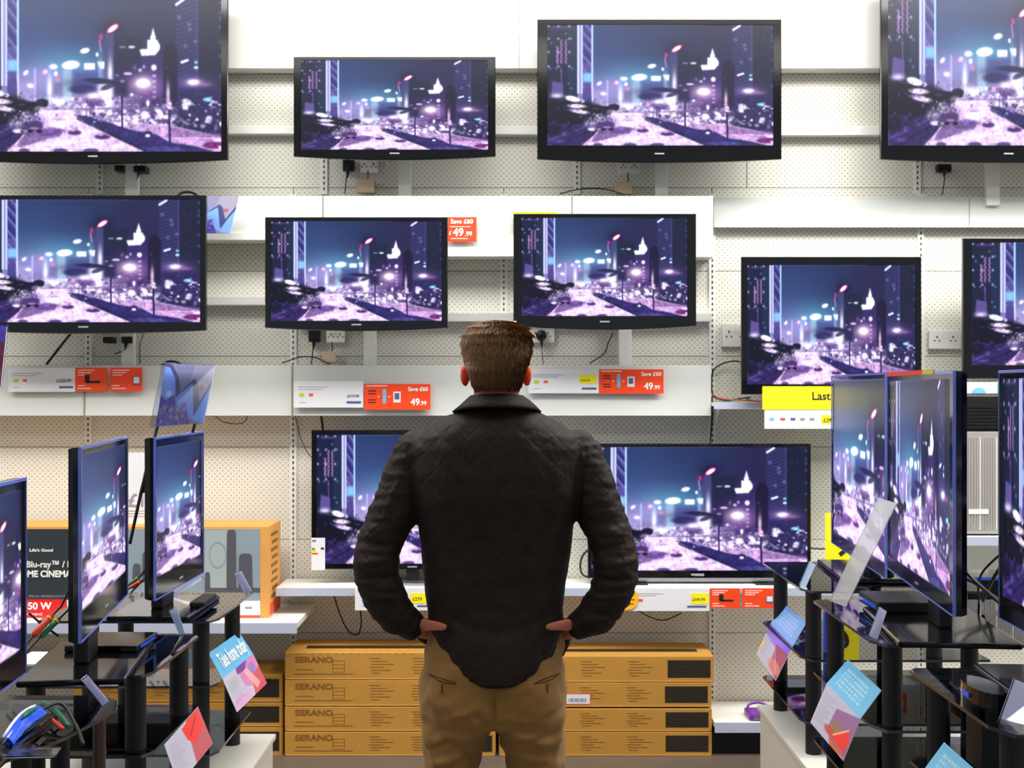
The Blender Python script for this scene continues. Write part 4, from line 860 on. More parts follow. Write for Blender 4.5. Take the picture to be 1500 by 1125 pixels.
ticket('white price ticket below the television with orange corner card', 430, 558, 532, 597, DF, price=('£219.99', 508, 582, .018))
offer('orange card reading 49.99 below the television with orange corner card', 533.5, 562.5, 630.5, 600, DF, 2)
ticket('white price ticket with yellow flash right of the man\'s ear', 774, 541, 877, 576, DF, yellow=(849, 549, 873, 562), price=('£274.99', 850, 559, .014))
offer('orange card reading 49.99 on the fascia right of the man\'s head', 877.5, 541, 972, 576.5, DF, 2)
offer('small orange card at the upper right corner of a television, above the man', 655, 318, 698, 354, DF, 3)
DT = 5.68
t1 = ticket('white price ticket on the long shelf behind the man\'s left arm', 520, 862, 640, 894, DT, yellow=(602, 869, 626, 884), price=('£279', 604, 880, .022), sky=True)
ticket('white price ticket with yellow flash on the long shelf right of the man', 904, 862, 1039, 895, DT, yellow=(1012.5, 869, 1038, 885), price=('£349.99', 1014, 880, .018), sky=True)
offer('orange offer card on the long shelf, first right of the yellow flash', 1040, 862, 1084, 891, DT, 0); offer('orange offer card on the long shelf, against the glass stand post', 1087.5, 862, 1136, 891, DT, 1)
offer('orange offer card on the long shelf seen through the right glass stands', 1290, 874, 1328, 902, DT, 1)
c = PP(918, 877, DT-.006); n = 28
rb = MB(); rings_mesh(rb, [[Vector((c.x+q*math.cos(2*PI*k/n), y, c.z+q*math.sin(2*PI*k/n))) for k in range(n)] for q, y in ((.0535, DT-.002), (.0535, DT-.006), (.052, DT-.0065))][::-1])
rs = thing('round_sticker', 'round amber sticker on the shelf strip beside the man\'s right forearm', 'sticker', c); rb.build('disc', M['amber'], rs)
text('ONLY', .018, PP(922, 871, DT-.0072), M['ink'], rs, align='CENTER', bold=.0004); mm = MB(); lines(mm, [(908, 930, 878), (910, 928, 884)], DT-.0072, 1); mm.build('small_print', M['ink'], rs)
# yellow header sign hanging below the right television
t = thing('yellow_sign', 'large yellow sign reading Last above a white price ticket', 'sign', PP(1170, 628, 5.66))
fbo('yellow_card', 1117, 566, 1292, 600, 5.66, .005, M['yellow'], t); fbo('white_card', 1120, 600, 1292, 628, 5.662, .005, M['paper'], t)
text('Last few', .052, PP(1189, 585.5, 5.659), M['ink'], t, bold=.0008, sx=1.0)
fbo('price_flash', 1203, 608, 1240, 621, 5.661, .001, M['yellow'], t); text('£299', .024, PP(1206, 618, 5.6595), M['ink'], t)
for k, (x, mk) in enumerate(((1127, 'blueink'), (1143, 'redink'), (1158, 'navyink'), (1172, 'greyink'), (1186, 'greyink'))): fbo('feature_mark', x, 612, x+7, 616, 5.661, .001, M[mk], t)
t = thing('yellow_poster', 'yellow poster with a bold figure behind the farthest right television', 'poster', PP(1228, 822, 5.64))
fbo('yellow_card', 1209, 752, 1258, 822, 5.64, .005, M['yellow'], t); text('9', .12, PP(1225, 813, 5.6385), M['ink'], t, bold=.004, name='lettering')
MB().box(PP(1209, 0, 5.64).x+.1, 5.646, .742, PP(1209, 0, 5.64).x+.14, 5.69, .83).build('sign_holder', M['satin'], t)
fbo('poster', 1, 2, 3, 4, 5.9, .001, M['paper']) if False else None
o = fbo('yellow_card', 752, 310.5, 816, 335, 5.835, .003, M['yellow']); setp(o, 'yellow card peeping over the top left of the television above the man', 'card')
# energy label on the left big television
t = thing('energy_label', 'small white energy label on the big television left of the man', 'label', PP(466, 835, 5.81))
fbo('card', 456, 788, 476, 835, 5.812, .003, M['paper'], t)
for k, mk in enumerate(('greenp', 'limeink', 'yellow', 'orange')): fbo('rating_bar', 457, 803+k*2.4, 461+k*1.6, 805+k*2.4, 5.811, .001, M[mk], t)
fbo('header_mark', 457.5, 791, 463, 793.5, 5.811, .001, M['navyink'], t); fbo('grade_arrow', 470, 802, 474.5, 805, 5.811, .001, M['ink'], t)

# ------------------------------------------------------------------ cartons
def long_box(label, x0, x1, y0, y1, d=5.65, depth=.30, word=True, win=True, sticker=False, top=False, dx=0):
    a = PP(x0, y1, d); b_ = PP(x1, y0, d)
    t = thing('cardboard_box', label, 'cardboard box', ((a.x+b_.x)/2, d+depth/2, a.z))
    MB().box(a.x, d, a.z, b_.x, d+depth, b_.z, b=.004).build('carton', M['board'], t)
    h_ = y1-y0; m = MB()
    for cx in (.40, .60, .72) if word else (.12, .38, .60):
        X = x0+(x1-x0)*cx
        for k in range(6): fb(m, X+(k % 3)*1.5, y0+h_*(.2+k*.11), X+16+((k*37) % 5)*5, y0+h_*(.2+k*.11)+1.3, d-.0005, .0008)
    if word: lines(m, [(x0+14, x0+100, y0+h_*.78), (x0+16, x0+42, y0+h_*.62)], d, 1.3)
    m.build('printed_lines', M['boardink'], t, kind='stuff')
    if word:
        text('SERANO', .036, PP(x0+15, y0+h_*.36, d-.001), M['boardink'], t, sx=1.25, bold=.0008)
        mm = MB()
        for k in range(4): fb(mm, x0+70, y0+h_*(.3+k*.14), x0+88, y0+h_*(.3+k*.14)+.8, d-.0005, .0008)
        for k in range(2): fb(mm, x0+70+k*17, y0+h_*.3, x0+71+k*17, y0+h_*.72, d-.0005, .0008)
        mm.build('diagram', M['boardink'], t)
    if win: fb(MB(), x1-68, y0+h_*.16, x1-5, y0+h_*.84, d-.001, .003, b=.0009).build('dark_window', M['boarddark'], t)
    MB().box(a.x+.006, d-.0006, a.z+.001, b_.x-.006, d+.001, a.z+.006).build('edge_tape', M['lid'], t)
    if sticker:
        s = fbo('barcode_sticker', sticker[0], sticker[1], sticker[2], sticker[3], d-.0012, .002, M['paper'], t); bb = MB()
        for k in range(11): fb(bb, sticker[0]+3+k*2.4, sticker[3]-8, sticker[0]+3+k*2.4+(1.4 if k % 3 else .8), sticker[3]-2.5, d-.0018, .001)
        bb.build('bars', M['navyink'], s); q = MB()
        for e in ((sticker[0]-1, sticker[1]-1, sticker[2]+1, sticker[1]), (sticker[0]-1, sticker[3], sticker[2]+1, sticker[3]+1), (sticker[0]-1, sticker[1], sticker[0], sticker[3]), (sticker[2], sticker[1], sticker[2]+1, sticker[3])): fb(q, *e, d-.0015, .001)
        q.build('orange_border', M['redink'], s)
    if top:
        MB().box(a.x+.08, d+.09, b_.z-.001, b_.x-(.18 if word else .06), d+.15, b_.z+.0012).build('dark_panel_on_top', M['boarddark'], t)
        for k in range(26):
            x = a.x+.05+k*(b_.x-a.x-.1)/25; MB().box(x, d-.0006, b_.z-.006, x+.016, d+.001, b_.z-.0035).build('tear_perforation', M['boardink'], t) if word and k < 16 else None
    return t
ordn = ['topmost', 'second from the top', 'third from the top', 'lowest']
yy = [(956, 995.3), (995.8, 1034), (1035, 1070.8), (1071.8, 1107)]
yr = [(961, 999), (999.6, 1035.4), (1038, 1071), (1071.8, 1107)]
for k in range(4):
    long_box('name-printed brown carton, %s in the stack left of the man' % ordn[k], 417, 728-(k % 2)*2, yy[k][0], yy[k][1], 5.62, top=(k == 0))
    long_box('dark-windowed brown carton, %s in the stack right of the man' % ordn[k], 731, 1046-(0, 4, 3, 3)[k], yr[k][0], yr[k][1], 5.62, word=False, sticker=(830, 1017, 864, 1031) if k == 1 else False, top=(k == 0))
for k, (a, b_) in enumerate(((988, 1028), (1029, 1064), (1065, 1107))):
    long_box('brown carton, %s in the low stack behind the left glass stands' % ['topmost', 'middle', 'lowest'][k], 108, 414, a, b_, 5.64, word=False)
def cinema(label, x0, x1, side):
    d = 5.62; a = PP(x0, 905.5, d); b_ = PP(x1, 771, d); t = thing('speaker_carton', label, 'carton', ((a.x+b_.x)/2, d+.15, .62))
    MB().box(a.x, d, .6205, b_.x, d+.28, b_.z, b=.003).build('carton', M['lid'], t); return t, d, b_.z
t, d, zt = cinema('dark fronted home cinema carton with white lettering on the left shelf', -110, 184, False)
dk = mat('charcoal_print', (44, 52, 58), .45, var=.15, vscale=2)
fbo('front_print', -104, 775, 180, 904, d-.002, .003, dk, t)
fbo('red_band', -104, 878, 98, 904, d-.0035, .002, mat('red_print', (226, 20, 24), .5), t); fbo('white_roundel', 97, 879, 112, 903, d-.0035, .002, M['paper'], t)
text("Life's Good", .019, PP(43, 808, d-.0035), M['whiteink'], t, bold=.0004, fit=34*d/F); text('Blu-ray™ / DVD', .040, PP(38, 831, d-.0035), M['whiteink'], t, bold=.0006, fit=86*d/F); text('HOME CINEMA', .040, PP(21, 845, d-.0035), M['whiteink'], t, bold=.0012, fit=83*d/F)
text('SPECIAL MEMBERS EDITION', .014, PP(42, 875, d-.0035), M['greyink'], t); text('350 W', .044, PP(33, 892.5, d-.0052), M['whiteink'], t, bold=.0012, fit=42*d/F); text('Total (output)', .017, PP(30, 901, d-.0052), M['whiteink'], t)
t, d, zt = cinema('pale blue home cinema carton with speaker pictures on the left shelf', 186, 394, True)
pb = mat('pale_blue_print', (142, 158, 168), .5); sg = mat('speaker_grey_print', (84, 84, 92), .5); sl = mat('speaker_silver_print', (168, 178, 178), .5)
fbo('front_print', 188, 775, 381, 880, d-.002, .003, pb, t); fbo('white_band', 188, 880, 381, 901, d-.002, .003, M['paper'], t); fbo('red_band', 188, 901, 381, 905, d-.002, .003, M['redink'], t)
fbo('silver_unit', 300, 777, 332, 861, d-.003, .002, sl, t)
rg = MB(); cc = PP(319, 813, d-.0035); rings_mesh(rg, [[Vector((cc.x+rr_*math.cos(2*PI*k/28)*.65, y, cc.z+rr_*math.sin(2*PI*k/28))) for k in range(28)] for rr_, y in ((.062, d-.0035), (.060, d-.004), (.054, d-.004), (.052, d-.0035))], cap=False); rg.build('speaker_ring', pb, t)
for x0, y0, x1, y1 in ((332, 776, 346, 862), (349, 811, 370, 870), (300, 838, 308, 861), (208, 808, 224, 852), (194, 826, 206, 850)):
    q = MB(); a = PP(x0, y1, d-.004); b_ = PP(x1, y0, d-.004); w_ = b_.x-a.x; P_ = [(a.x, a.z), (b_.x, a.z), (b_.x-w_*.06, b_.z-.01), (b_.x-w_*.25, b_.z), (a.x+w_*.25, b_.z), (a.x+w_*.06, b_.z-.01)]
    q.add([(x, d-.0045, z) for x, z in P_], [tuple(range(6))]).add([(x, d-.002, z) for x, z in P_], [tuple(range(6))[::-1]]); q.build('speaker_picture', sg, t)
fbo('base_shadow_print', 300, 861, 381, 868, d-.003, .0015, sg, t); fbo('printed_lines', 359, 889, 369, 892, d-.0028, .001, M['greyink'], t)
xs = (394-750)/F*5.62
t2 = MB(); 
for k in range(9): t2.box(xs-.0005, d+.05+(k % 2)*.02, .70+k*.035, xs+.001, d+.20, .715+k*.035)
t2.build('side_print', M['boardink'], t); MB().box(xs-.0005, d+.02, .63, xs+.001, d+.26, .68).build('side_band', M['redink'], t)
# white price poster between the two left televisions
t = thing('price_poster', 'white price poster standing on the cartons between the left televisions', 'poster', PP(205, 765, 5.72))
fbo('card', 172, 663, 262, 771.5, 5.73, .004, M['paper'], t); text('£19.99', .085, PP(187, 742, 5.7285), M['greyink'], t, bold=.001); mm = MB(); lines(mm, [(188, 225, 748), (188, 222, 752), (188, 225, 756)], 5.7292, .8); mm.build('small_print', M['greyink'], t, kind='stuff')
# far right appliances on the pale shelf
t = thing('ribbed_panel_appliance', 'tall grey ribbed appliance on the pale shelf at far right', 'appliance', (2.1, 5.75, .985))
fb(MB(), 1398, 632, 1500, 782, 5.66, .25, b=.004).build('cabinet', mat('warm_grey_steel', (172, 168, 164), .35, metal=.2), t)
for k in range(22): fbo('rib', 1411+k*4, 641, 1413+k*4, 776, 5.657, .004, M['plinth'] if k % 6 == 0 else mat('rib_grey', (160, 156, 152), .4) if k == 1 else bpy.data.materials.get('rib_grey') or M['plinth'], t)
fbo('hinge_block', 1402, 632, 1412, 642, 5.652, .006, M['white'], t); fbo('maker_plate', 1419, 746, 1448, 753, 5.655, .003, M['white'], t); fbo('latch', 1403, 706, 1410, 718, 5.652, .006, M['white'], t)
fb(MB(), 1402, 781, 1500, 785.5, 5.67, .2).build('foot_strip', M['satin'], t)
t = thing('black_printer', 'black louvred appliance standing on the grey ribbed one at far right', 'appliance', PP(1450, 631.5, 5.66))
fb(MB(), 1396, 577, 1500, 631.5, 5.655, .24, b=.012).build('casing', M['satin'], t)
for k in range(7): fbo('louvre', 1404, 595+k*5, 1496, 597.2+k*5, 5.651, .006, M['matte'], t)
t = thing('flat_product_box', 'white product box with teal edges and blue disc on the black appliance', 'box', PP(1433, 577, 5.68))
fb(MB(), 1402, 560, 1466, 576.6, 5.68, .16, b=.002).build('carton', M['paper'], t)
for x in (1402, 1461): fbo('teal_edge', x, 560.5, x+4, 576, 5.678, .003, M['teal'], t)
cc = PP(1434, 576.5, 5.678); MB().add([(cc.x+.032*math.cos(PI*k/14), 5.6785, cc.z+.001+.026*math.sin(PI*k/14)) for k in range(15)], [tuple(range(15))]).build('blue_disc', M['blueink'], t)
fbo('back_panel', 1372, 800, 1600, 870, 5.9, .02, M['fascia'], wb)
t = thing('purple_tray', 'purple plastic handled tray on the low base shelf', 'tray', PP(1108, 1049, 5.68))
tb = MB(); a = (1098-750)/F*5.62; tb.box(a, 5.62, .1555, a+.13, 5.76, .185, b=.008); tb.build('tray', M['purple'], t); MB().tube(bez([Vector((a+.01, 5.72, .18)), Vector((a+.02, 5.73, .205)), Vector((a+.07, 5.74, .21)), Vector((a+.12, 5.73, .19))], 6), .006, 8).build('handle', M['purple'], t); MB().box(a+.02, 5.619, .162, a+.1, 5.622, .178).build('grey_insert', M['silver'], t)

# ------------------------------------------------------------------ acrylic picture signs and leaflets
def paint_hills():
    c = Canvas(200, 200, 0, 0, 100, 100, (128, 128, 165))
    c.poly([(60, 0), (100, 0), (100, 60), (62, 100), (48, 60)], (150, 146, 168)); c.poly([(0, 0), (12, 0), (30, 20), (38, 45), (62, 22), (70, 30), (82, 62), (100, 25), (100, 45), (85, 82), (72, 90), (60, 56), (48, 66), (38, 72), (28, 48), (12, 58), (0, 50)], (52, 62, 120))
    c.poly([(0, 4), (10, 6), (24, 24), (30, 55), (36, 48), (60, 30), (68, 60), (76, 88), (88, 60), (100, 38), (100, 100), (78, 96), (62, 84), (52, 62), (40, 74), (28, 50), (12, 58), (0, 50)], (120, 165, 250))
    c.poly([(0, 52), (12, 58), (26, 50), (38, 78), (52, 62), (64, 88), (70, 100), (0, 100)], (76, 70, 175))
    r = np.random.default_rng(2)
    for _ in range(90): c.e(r.uniform(2, 62), r.uniform(62, 98), r.uniform(1, 3), r.uniform(1, 4), [(140, 120, 220), (44, 40, 120), (215, 170, 160), (90, 110, 230)][r.integers(4)], .6)
    for x in (24, 38, 54): c.e(x, 74, 4, 4, (190, 150, 165), .7)
    c.e(16, 48, 6, 5, (220, 230, 255), .8); c.box(72, 34, 84, 44, (150, 70, 90), .7); c.blur(1); return c.a
def paint_leaflet(kind):
    c = Canvas(160, 160, 0, 0, 100, 100, (190, 186, 205)); r = np.random.default_rng(kind)
    if kind == 1:
        c.poly([(40, 0), (100, 0), (100, 100), (45, 60)], (205, 130, 175)); c.poly([(40, 0), (75, 0), (60, 22), (38, 18)], (120, 60, 150)); c.poly([(70, 50), (100, 40), (100, 100), (60, 100)], (205, 80, 90)); c.e(80, 30, 10, 16, (150, 120, 190)); c.poly([(55, 20), (68, 20), (86, 80), (72, 90)], (235, 180, 175), .8); c.e(25, 85, 26, 14, (215, 150, 205), .8); c.e(18, 36, 16, 14, (175, 180, 175), .7)
    elif kind == 2:
        c.poly([(60, 0), (100, 0), (100, 100), (50, 100)], (190, 90, 100)); c.poly([(45, 8), (92, 2), (96, 46), (62, 62), (50, 40)], (245, 50, 40)); c.line(60, 40, 84, 14, 1.6, (120, 40, 90))
    elif kind == 3:
        c.poly([(0, 0), (100, 0), (100, 45), (0, 30)], (120, 90, 235)); c.e(40, 10, 40, 28, (150, 110, 245)); c.poly([(50, 30), (100, 25), (100, 100), (60, 85)], (165, 45, 90)); c.poly([(0, 50), (14, 60), (0, 92)], (240, 190, 90)); c.e(75, 80, 26, 16, (225, 130, 120), .8); c.line(50, 40, 90, 90, 1.2, (230, 170, 190))
    elif kind == 4:
        c.poly([(45, 25), (100, 0), (100, 100), (42, 82)], (150, 100, 150)); c.e(62, 62, 18, 16, (150, 120, 85), .9); c.poly([(88, 40), (97, 56), (94, 88), (52, 80)], (240, 55, 30)); c.e(48, 76, 14, 9, (200, 70, 60), .8); c.poly([(50, 84), (95, 92), (88, 100), (60, 100)], (200, 105, 60)); c.line(88, 40, 60, 76, 1.6, (245, 190, 150))
    for k in range(10): c.line(6, 18+k*7, 6+r.uniform(18, 34), 18+k*7, .7, (130, 128, 150), .8)
    c.blur(1); return c.a
def paint_blue(col, ln):
    c = Canvas(160, 120, 0, 0, 100, 75, col)
    r = np.random.default_rng(9)
    if ln:
        for k in range(5):
            for q in range(9): c.box(16+q*7.5, 14+k*10, 16+q*7.5+r.uniform(3, 6.5), 20+k*10, tuple(min(255, v+26) for v in (col[0]+50, col[1]+16, col[2]-8)), .7)
    c.blur(1); return c.a
M['hills'] = image_material('mountain_picture_print', paint_hills(), rough=.25)
for k in (1, 2, 3, 4): M['leaf%d' % k] = image_material('leaflet_print_%d' % k, paint_leaflet(k), rough=.3)
M['blue1'] = image_material('blue_header_print', paint_blue((98, 180, 222), False), rough=.3); M['blue2'] = image_material('pale_blue_text_print', paint_blue((120, 170, 235), True), rough=.3); M['blue3'] = image_material('blue_rough_text_print', paint_blue((112, 184, 220), True), rough=.3)
def quad(*q): return [PP(*p) for p in q]     # bottom left, bottom right, top right, top left
t = thing('picture_sign', 'tilted acrylic sign with blue mountain picture above the farthest left television', 'sign', PP(265, 625, 4.12))
MB().slab(quad((228, 624.5, 4.16), (298, 619, 4.16), (315.5, 535.5, 4.24), (243, 532.5, 4.24)), .003, 0, mib=1).build('picture', [M['hills'], M['paper']], t)
MB().slab(quad((219, 626.5, 4.14), (299, 620.5, 4.14), (316.5, 533.5, 4.22), (237.5, 530.5, 4.22)), .002).slab(quad((219, 626.5, 4.15), (228, 625, 4.155), (243, 531.5, 4.235), (237, 530.5, 4.225)), .003).build('acrylic_holder', M['acryl'], t)
MB().tube(quad((231, 624, 4.17), (222, 655, 4.14), (206, 724, 4.10), (190, 797, 4.06)), .0055, 8).tube(quad((286, 619, 4.20), (282, 634, 4.20)), .005, 8).build('support_rod', M['satin'], t)
bk = MB().slab(quad((203, 725, 4.13), (226, 716, 4.13), (226, 688, 4.13), (212, 688, 4.13)), .02).slab(quad((212, 700, 4.12), (228, 700, 4.12), (232, 640, 4.14), (226, 655, 4.14)), .008); bk.build('mounting_bracket', M['satin'], t)
t = thing('picture_sign', 'purple picture sign cut off by the left edge of the photo', 'sign', PP(-20, 568, 2.95))
MB().slab(quad((-70, 570, 2.9), (1, 566, 2.9), (10, 478, 2.96), (-60, 474, 2.96)), .003, mib=1).build('picture', [M['leaf3'], M['paper']], t); MB().slab(quad((-72, 572, 2.89), (3, 568, 2.89), (13, 476, 2.95), (-62, 472, 2.95)), .002).build('acrylic_holder', M['acryl'], t)
MB().tube(quad((-30, 566, 2.95), (-40, 720, 2.90)), .005, 8).build('support_rod', M['satin'], t)
t = thing('picture_sign', 'mountain picture sign tucked behind the far left second row television', 'sign', PP(320, 342, 5.735))
MB().slab(quad((270, 342, 5.73), (337, 342, 5.73), (350, 287, 5.75), (283, 287, 5.75)), .003, mib=1).build('picture', [M['hills'], M['paper']], t)
def leaflet(label, up, lo, m_up, m_lo, txt=None):
    t = thing('leaflet', label, 'leaflet', PP(*lo[0]))
    u = quad(*up); MB().slab(u, .0015, mib=1).build('upper_page', [M[m_up], M['paper']], t)
    MB().slab(quad(*lo), .0015, mib=1).build('lower_page', [M[m_lo], M['paper']], t)
    if txt:
        ex = (u[1]-u[0]).normalized(); ez = (u[3]-u[0]); ez = (ez-ex*ez.dot(ex)).normalized(); ny = ez.cross(ex)*-1
        mw = Matrix(((ex.x, ez.x, ny.x, 0), (ex.y, ez.y, ny.y, 0), (ex.z, ez.z, ny.z, 0), (0, 0, 0, 1)))
        c = u[0]+(u[1]-u[0])*.12+(u[3]-u[0])*.25; nn = (u[1]-u[0]).cross(u[3]-u[0]).normalized()
        sh = Matrix.Identity(4); sh[0][1] = (u[3]-u[0]).dot(ex)/(u[3]-u[0]).dot(ez)
        wd = (u[1]-u[0]).length*.80; text(txt, .075, (0, 0, 0), M['whiteink'], t, mw=Matrix.Translation(c+nn*.0012) @ mw @ sh, bold=.0008, fit=wd)
    return t
leaflet('blue and pink leaflet reading Take home today on the farthest left stand', [(326, 994, 4.05), (371, 958, 4.41), (350, 925.5, 4.43), (305.5, 957, 4.07)], [(347.5, 1043, 4.03), (391, 1001, 4.39), (371, 958, 4.41), (326, 994, 4.05)], 'blue1', 'leaf1', 'Take home today')
t = thing('leaflet', 'grey leaflet with red shape hanging from the middle left stand', 'leaflet', PP(265, 1150, 3.15)); MB().slab(quad((262, 1150, 3.27), (312, 1089, 3.66), (290, 1035, 3.69), (241, 1091, 3.295)), .0015, mib=1).build('page', [M['leaf2'], M['paper']], t)
leaflet('small leaflet with pale blue and purple pages on the farthest right stand', [(1129, 913, 4.87), (1160.5, 947, 4.44), (1181.5, 911, 4.46), (1149, 885, 4.89)], [(1107.5, 958, 4.85), (1136, 997, 4.42), (1160.5, 947, 4.44), (1129, 913, 4.87)], 'blue2', 'leaf3')
leaflet('larger leaflet with blue header and orange picture on the middle right stand', [(1211, 1001, 3.87), (1260, 1053, 3.45), (1291, 1011, 3.47), (1242, 966, 3.89)], [(1187, 1058, 3.85), (1235, 1114.5, 3.43), (1260, 1053, 3.45), (1211, 1001, 3.87)], 'blue3', 'leaf4')
leaflet('blue leaflet at the bottom edge on the nearest right stand', [(1344, 1140, 2.93), (1400, 1190, 2.68), (1437, 1135, 2.70), (1383, 1087, 2.95)], [(1320, 1200, 2.91), (1376, 1250, 2.66), (1400, 1190, 2.68), (1344, 1140, 2.93)], 'blue3', 'leaf1')
def acrylic(label, q, t_=.003, foot=None, card=None):
    t = thing('acrylic_card_holder', label, 'card holder', (PP(*q[0])+PP(*q[1]))/2)
    Q = quad(*q); MB().slab(Q, t_).build('clear_sheet', M['acryl' if t_ < .005 else 'acryl2'], t)
    n_ = (Q[1]-Q[0]).cross(Q[3]-Q[0]).normalized()
    if card is not None: MB().slab([Q[0].lerp(Q[2], .03)-n_*t_*1.2, Q[1].lerp(Q[3], .03)-n_*t_*1.2, Q[2].lerp(Q[0], .03)-n_*t_*1.2, Q[3].lerp(Q[1], .03)-n_*t_*1.2], .001).build('card_insert', M[card], t)
    if foot: MB().slab(quad(*foot), .003).build('foot', M['acryl'], t)
    return t
pale = mat('pale_lilac_card', (236, 238, 252), .3); M['pale'] = pale; M['palegreen'] = mat('pale_green_card', (212, 238, 244), .3)
acrylic('small acrylic card holder at the aisle corner of the farthest left glass top', [(360, 874, 4.38), (369, 866, 4.38), (353, 835, 4.42), (342, 839, 4.42)], card='pale')
acrylic('small acrylic card holder with greenish card on the middle left glass top', [(263, 932, 3.60), (270, 927, 3.60), (258, 888, 3.64), (247, 894, 3.64)], card='palegreen', foot=[(250, 958, 3.45), (258, 951, 3.45), (269, 929, 3.60), (264, 932, 3.60)])
acrylic('small acrylic card holder standing on the nearest left glass top', [(150, 1034, 2.80), (159, 1027, 2.80), (127, 988, 2.86), (118, 995, 2.86)], card='pale')
acrylic('flat acrylic card holder lying at the bottom left corner of the photo', [(0, 1108, 2.42), (82, 1106, 2.42), (90, 1094, 2.5), (0, 1092, 2.5)], card='pale')
acrylic('thin acrylic strip leaning below the farthest left television', [(231, 884, 4.25), (233, 888, 4.25), (299, 848, 4.4), (297, 844, 4.4)], card='pale')
acrylic('large tilted acrylic sign holder between the two right televisions', [(1215, 880, 3.72), (1239, 889, 3.68), (1313, 737, 3.70), (1287, 729, 3.74)], .006, card=None)
acrylic('small acrylic card holder at the corner of the farthest right glass top', [(1170, 857, 4.35), (1178, 864, 4.33), (1195, 826, 4.35), (1186, 820, 4.37)], card='palegreen')
acrylic('small acrylic card holder on the middle right glass top', [(1272, 932, 3.44), (1284, 940, 3.42), (1299, 894, 3.44), (1288, 887, 3.46)], card='pale')
acrylic('white card holder at the right edge on the nearest right glass top', [(1458, 1066, 2.62), (1500, 1078, 2.56), (1530, 1010, 2.58), (1485, 992, 2.64)], card='pale')
# bits and pieces standing on the glass tops
def lead(label, pts, r, m='satin'): return cable(label, [Vector(p) for p in pts], r, m)
for lab, x0, y0, z0, m in (('orange connector on a lead behind the middle left television', (48, 932, 3.0), (78, 900, 3.05), .0085, 'redp'), ('green connector on a lead behind the middle left television', (58, 934, 3.02), (88, 905, 3.07), .008, 'greenp'),
                          ('orange connector between the middle and farthest left televisions', (191, 861, 4.0), (206, 852, 4.02), .007, 'redp'), ('green connector between the middle and farthest left televisions', (190, 856, 4.03), (203, 846, 4.05), .006, 'greenp')):
    t = thing('audio_connector', lab, 'connector', PP(*x0)); a, c = PP(*x0), PP(*y0)
    MB().tube([a, a.lerp(c, .1), a.lerp(c, .8), c], [z0*.5, z0, z0*.9, z0*.5], 10).build('grip', M[m], t, smooth=True); MB().tube([a.lerp(c, .78), a.lerp(c, .84)], z0*1.1, 10).build('gold_ring', M['amber'], t)
    e = (a-c).normalized(); MB().tube([a, a+e*.04+Vector((0, 0, -.003)), a+e*.09+Vector((0, 0, -.02))], .003, 6).tube([c, c-e*.03, c-e*.06+Vector((0, .0, .02))], .003, 6).build('lead', M['satin'], t)
cable('black lead crossing behind the middle left television', [(42, 898, 3.1), (62, 915, 3.1), (86, 932, 3.12)], .003)
cable('pair of black leads beside the farthest left television, upper', [(191, 860, 4.05), (208, 840, 4.07), (226, 818, 4.08)], .003); cable('pair of black leads beside the farthest left television, lower', [(192, 868, 4.05), (212, 848, 4.07), (228, 835, 4.08)], .003)
cable('black lead lying across the nearest left glass top', [(30, 1060, 2.62), (85, 1030, 2.75), (110, 1060, 2.7), (122, 1090, 2.6)], .004)
cable('green lead on the nearest left glass top', [(62, 1030, 2.78), (85, 1045, 2.72), (100, 1064, 2.66)], .006, 'greenp'); cable('orange lead on the nearest left glass top', [(68, 1048, 2.7), (80, 1058, 2.67), (92, 1068, 2.64)], .005, 'redp')
t = thing('blue_packet', 'glossy blue packaged accessory lying on the nearest left glass top', 'packet', PP(35, 1085, 2.5))
sh = [quad((0+k*4, 1086+k*1.0, 2.50), (46+k*5, 1038+k*2.0, 2.66)) for k in range(6)]
cs = []
for k in range(6):
    a, c_ = sh[k]; lift = math.sin(PI*k/5)*.012
    cs.append([a.lerp(c_, q/8)+Vector((0, 0, lift+math.sin(PI*q/8)*.012)) for q in range(9)])
m = MB(); n_ = 9; m.add([v for r_ in cs for v in r_], [(i_*n_+q, i_*n_+q+1, (i_+1)*n_+q+1, (i_+1)*n_+q) for i_ in range(5) for q in range(8)]); m.add([v-Vector((0, 0, .012)) for r_ in cs for v in r_], [(i_*n_+q, (i_+1)*n_+q, (i_+1)*n_+q+1, i_*n_+q+1) for i_ in range(5) for q in range(8)])
m.build('shell', M['bluep'], t, smooth=True)
MB().tube([v+Vector((0, 0, .003)) for v in cs[3][3:8]], [.001, .005, .006, .004, .001], 8).build('green_stripe', M['greenp'], t, smooth=True)
MB().tube([v+Vector((0, 0, .002)) for v in cs[1]], .003, 8).build('pale_stripe', M['pale'], t, smooth=True)
MB().slab(quad((2, 1098, 2.48), (26, 1096, 2.48), (76, 1048, 2.64), (70, 1044, 2.64)), .012).build('case', M['gloss'], t)
t = thing('set_top_box', 'slim black set top box with blue glints on the middle left glass top', 'device', Vector((-1.12, 3.5, GL)))
MB().box(-1.22, 3.40, GL+.0165, -1.02, 3.60, GL+.034, b=.004).build('casing', M['gloss'], t); MB().box(-1.02, 3.43, GL+.022, -1.0185, 3.57, GL+.028).build('front_strip', M['bluep'], t)
t = thing('remote_control', 'black remote control with blue end on the farthest left glass top', 'remote', Vector((-1.02, 4.2, GL)))
MB().box(-1.06, 4.10, GL+.0165, -1.01, 4.28, GL+.034, b=.005).build('casing', M['satin'], t); MB().box(-1.055, 4.28, GL+.02, -1.015, 4.295, GL+.03).build('end_cap', M['bluep'], t)
t = thing('white_leaflet_stack', 'white leaflet lying at the wall side of the middle left glass top', 'leaflet', PP(110, 960, 3.35)); MB().box(-1.33, 3.30, GL+.0005, -1.16, 3.46, GL+.006).build('sheets', M['paper'], t)
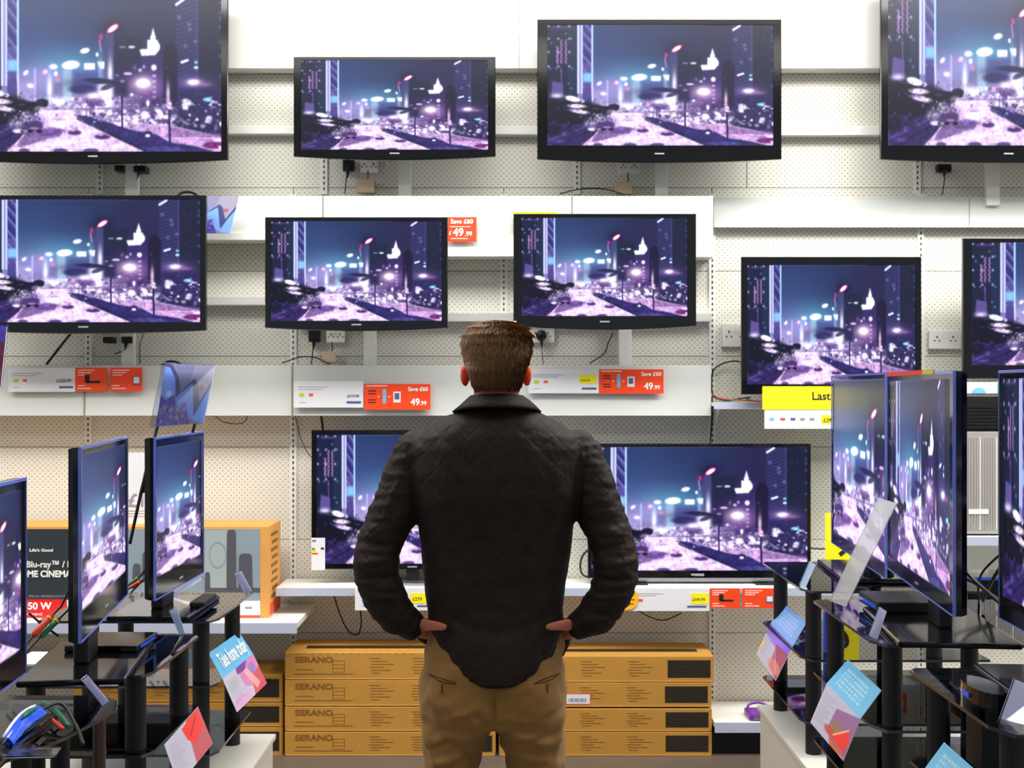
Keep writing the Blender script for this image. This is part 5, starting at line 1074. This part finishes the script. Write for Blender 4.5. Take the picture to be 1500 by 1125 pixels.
# right hand clutter
for k, (a, c, d_) in enumerate((((1398, 815, 3.9), (1425, 848, 3.85), (1470, 888, 3.7)), ((1398, 836, 3.9), (1430, 856, 3.85), (1466, 880, 3.75)), ((1472, 806, 3.9), (1437, 842, 3.95), (1434, 882, 4.0)), ((1472, 822, 3.7), (1455, 848, 3.8), (1440, 880, 3.9)), ((1470, 888, 3.7), (1458, 900, 3.65), (1444, 912, 3.6)))):
    cable('black lead tangled behind the tall right television, %s' % ['upper slanting one', 'lower slanting one', 'curving down from the right edge', 'steep one by the right edge', 'short one reaching the glass'][k], [a, c, d_], .006 if k in (0, 3) else .004)
t = thing('amplifier', 'black boxy device below the cables at the far right', 'device', PP(1440, 884, 4.6)); fb(MB(), 1418, 846, 1500, 884, 4.55, .2, b=.004).build('casing', M['gloss'], t); fb(MB(), 1422, 846.5, 1470, 850, 4.548, .003).build('blue_trim', M['bluep'], t)
t = thing('display_unit', 'blue glossy product packet standing on the lower shelf of the farthest right stand', 'packet', Vector((1.14, 4.6, .517)))
MB().box(1.085, 4.33, .5175, 1.14, 4.36, .70, b=.003).build('packet', M['bluep'], t)
t = thing('display_unit', 'blue glossy product packet standing on the upper shelf of the farthest right stand', 'packet', Vector((1.14, 4.6, .733)))
MB().box(1.085, 4.33, .7335, 1.14, 4.36, .88, b=.003).build('packet', M['bluep'], t)
t = thing('games_console', 'black device with blue edge on the middle right glass top', 'device', Vector((1.2, 3.8, GR))); MB().box(1.09, 3.72, GR+.0165, 1.30, 3.93, GR+.05, b=.005).build('casing', M['satin'], t); MB().box(1.088, 3.74, GR+.026, 1.091, 3.92, GR+.036).build('blue_edge', M['bluep'], t)
t = thing('router', 'black curved device with blue lights on the nearest right glass top', 'device', Vector((1.12, 2.75, .958))); MB().prism([(1.035+.035*math.cos(a*PI/10), 2.75+.09*math.sin(a*PI/10)) for a in range(20)], .9585, 1.0, 0).build('casing', M['gloss'], t); MB().box(.997, 2.73, .975, 1.001, 2.77, .985).build('blue_light_strip', M['bluep'], t)
t = thing('black_bin', 'dark bracket box hanging under the nearest right glass top', 'bracket', Vector((1.2, 2.95, .80))); MB().box(1.11, 2.95, .741, 1.22, 3.06, .86, b=.006).build('casing', M['satin'], t)
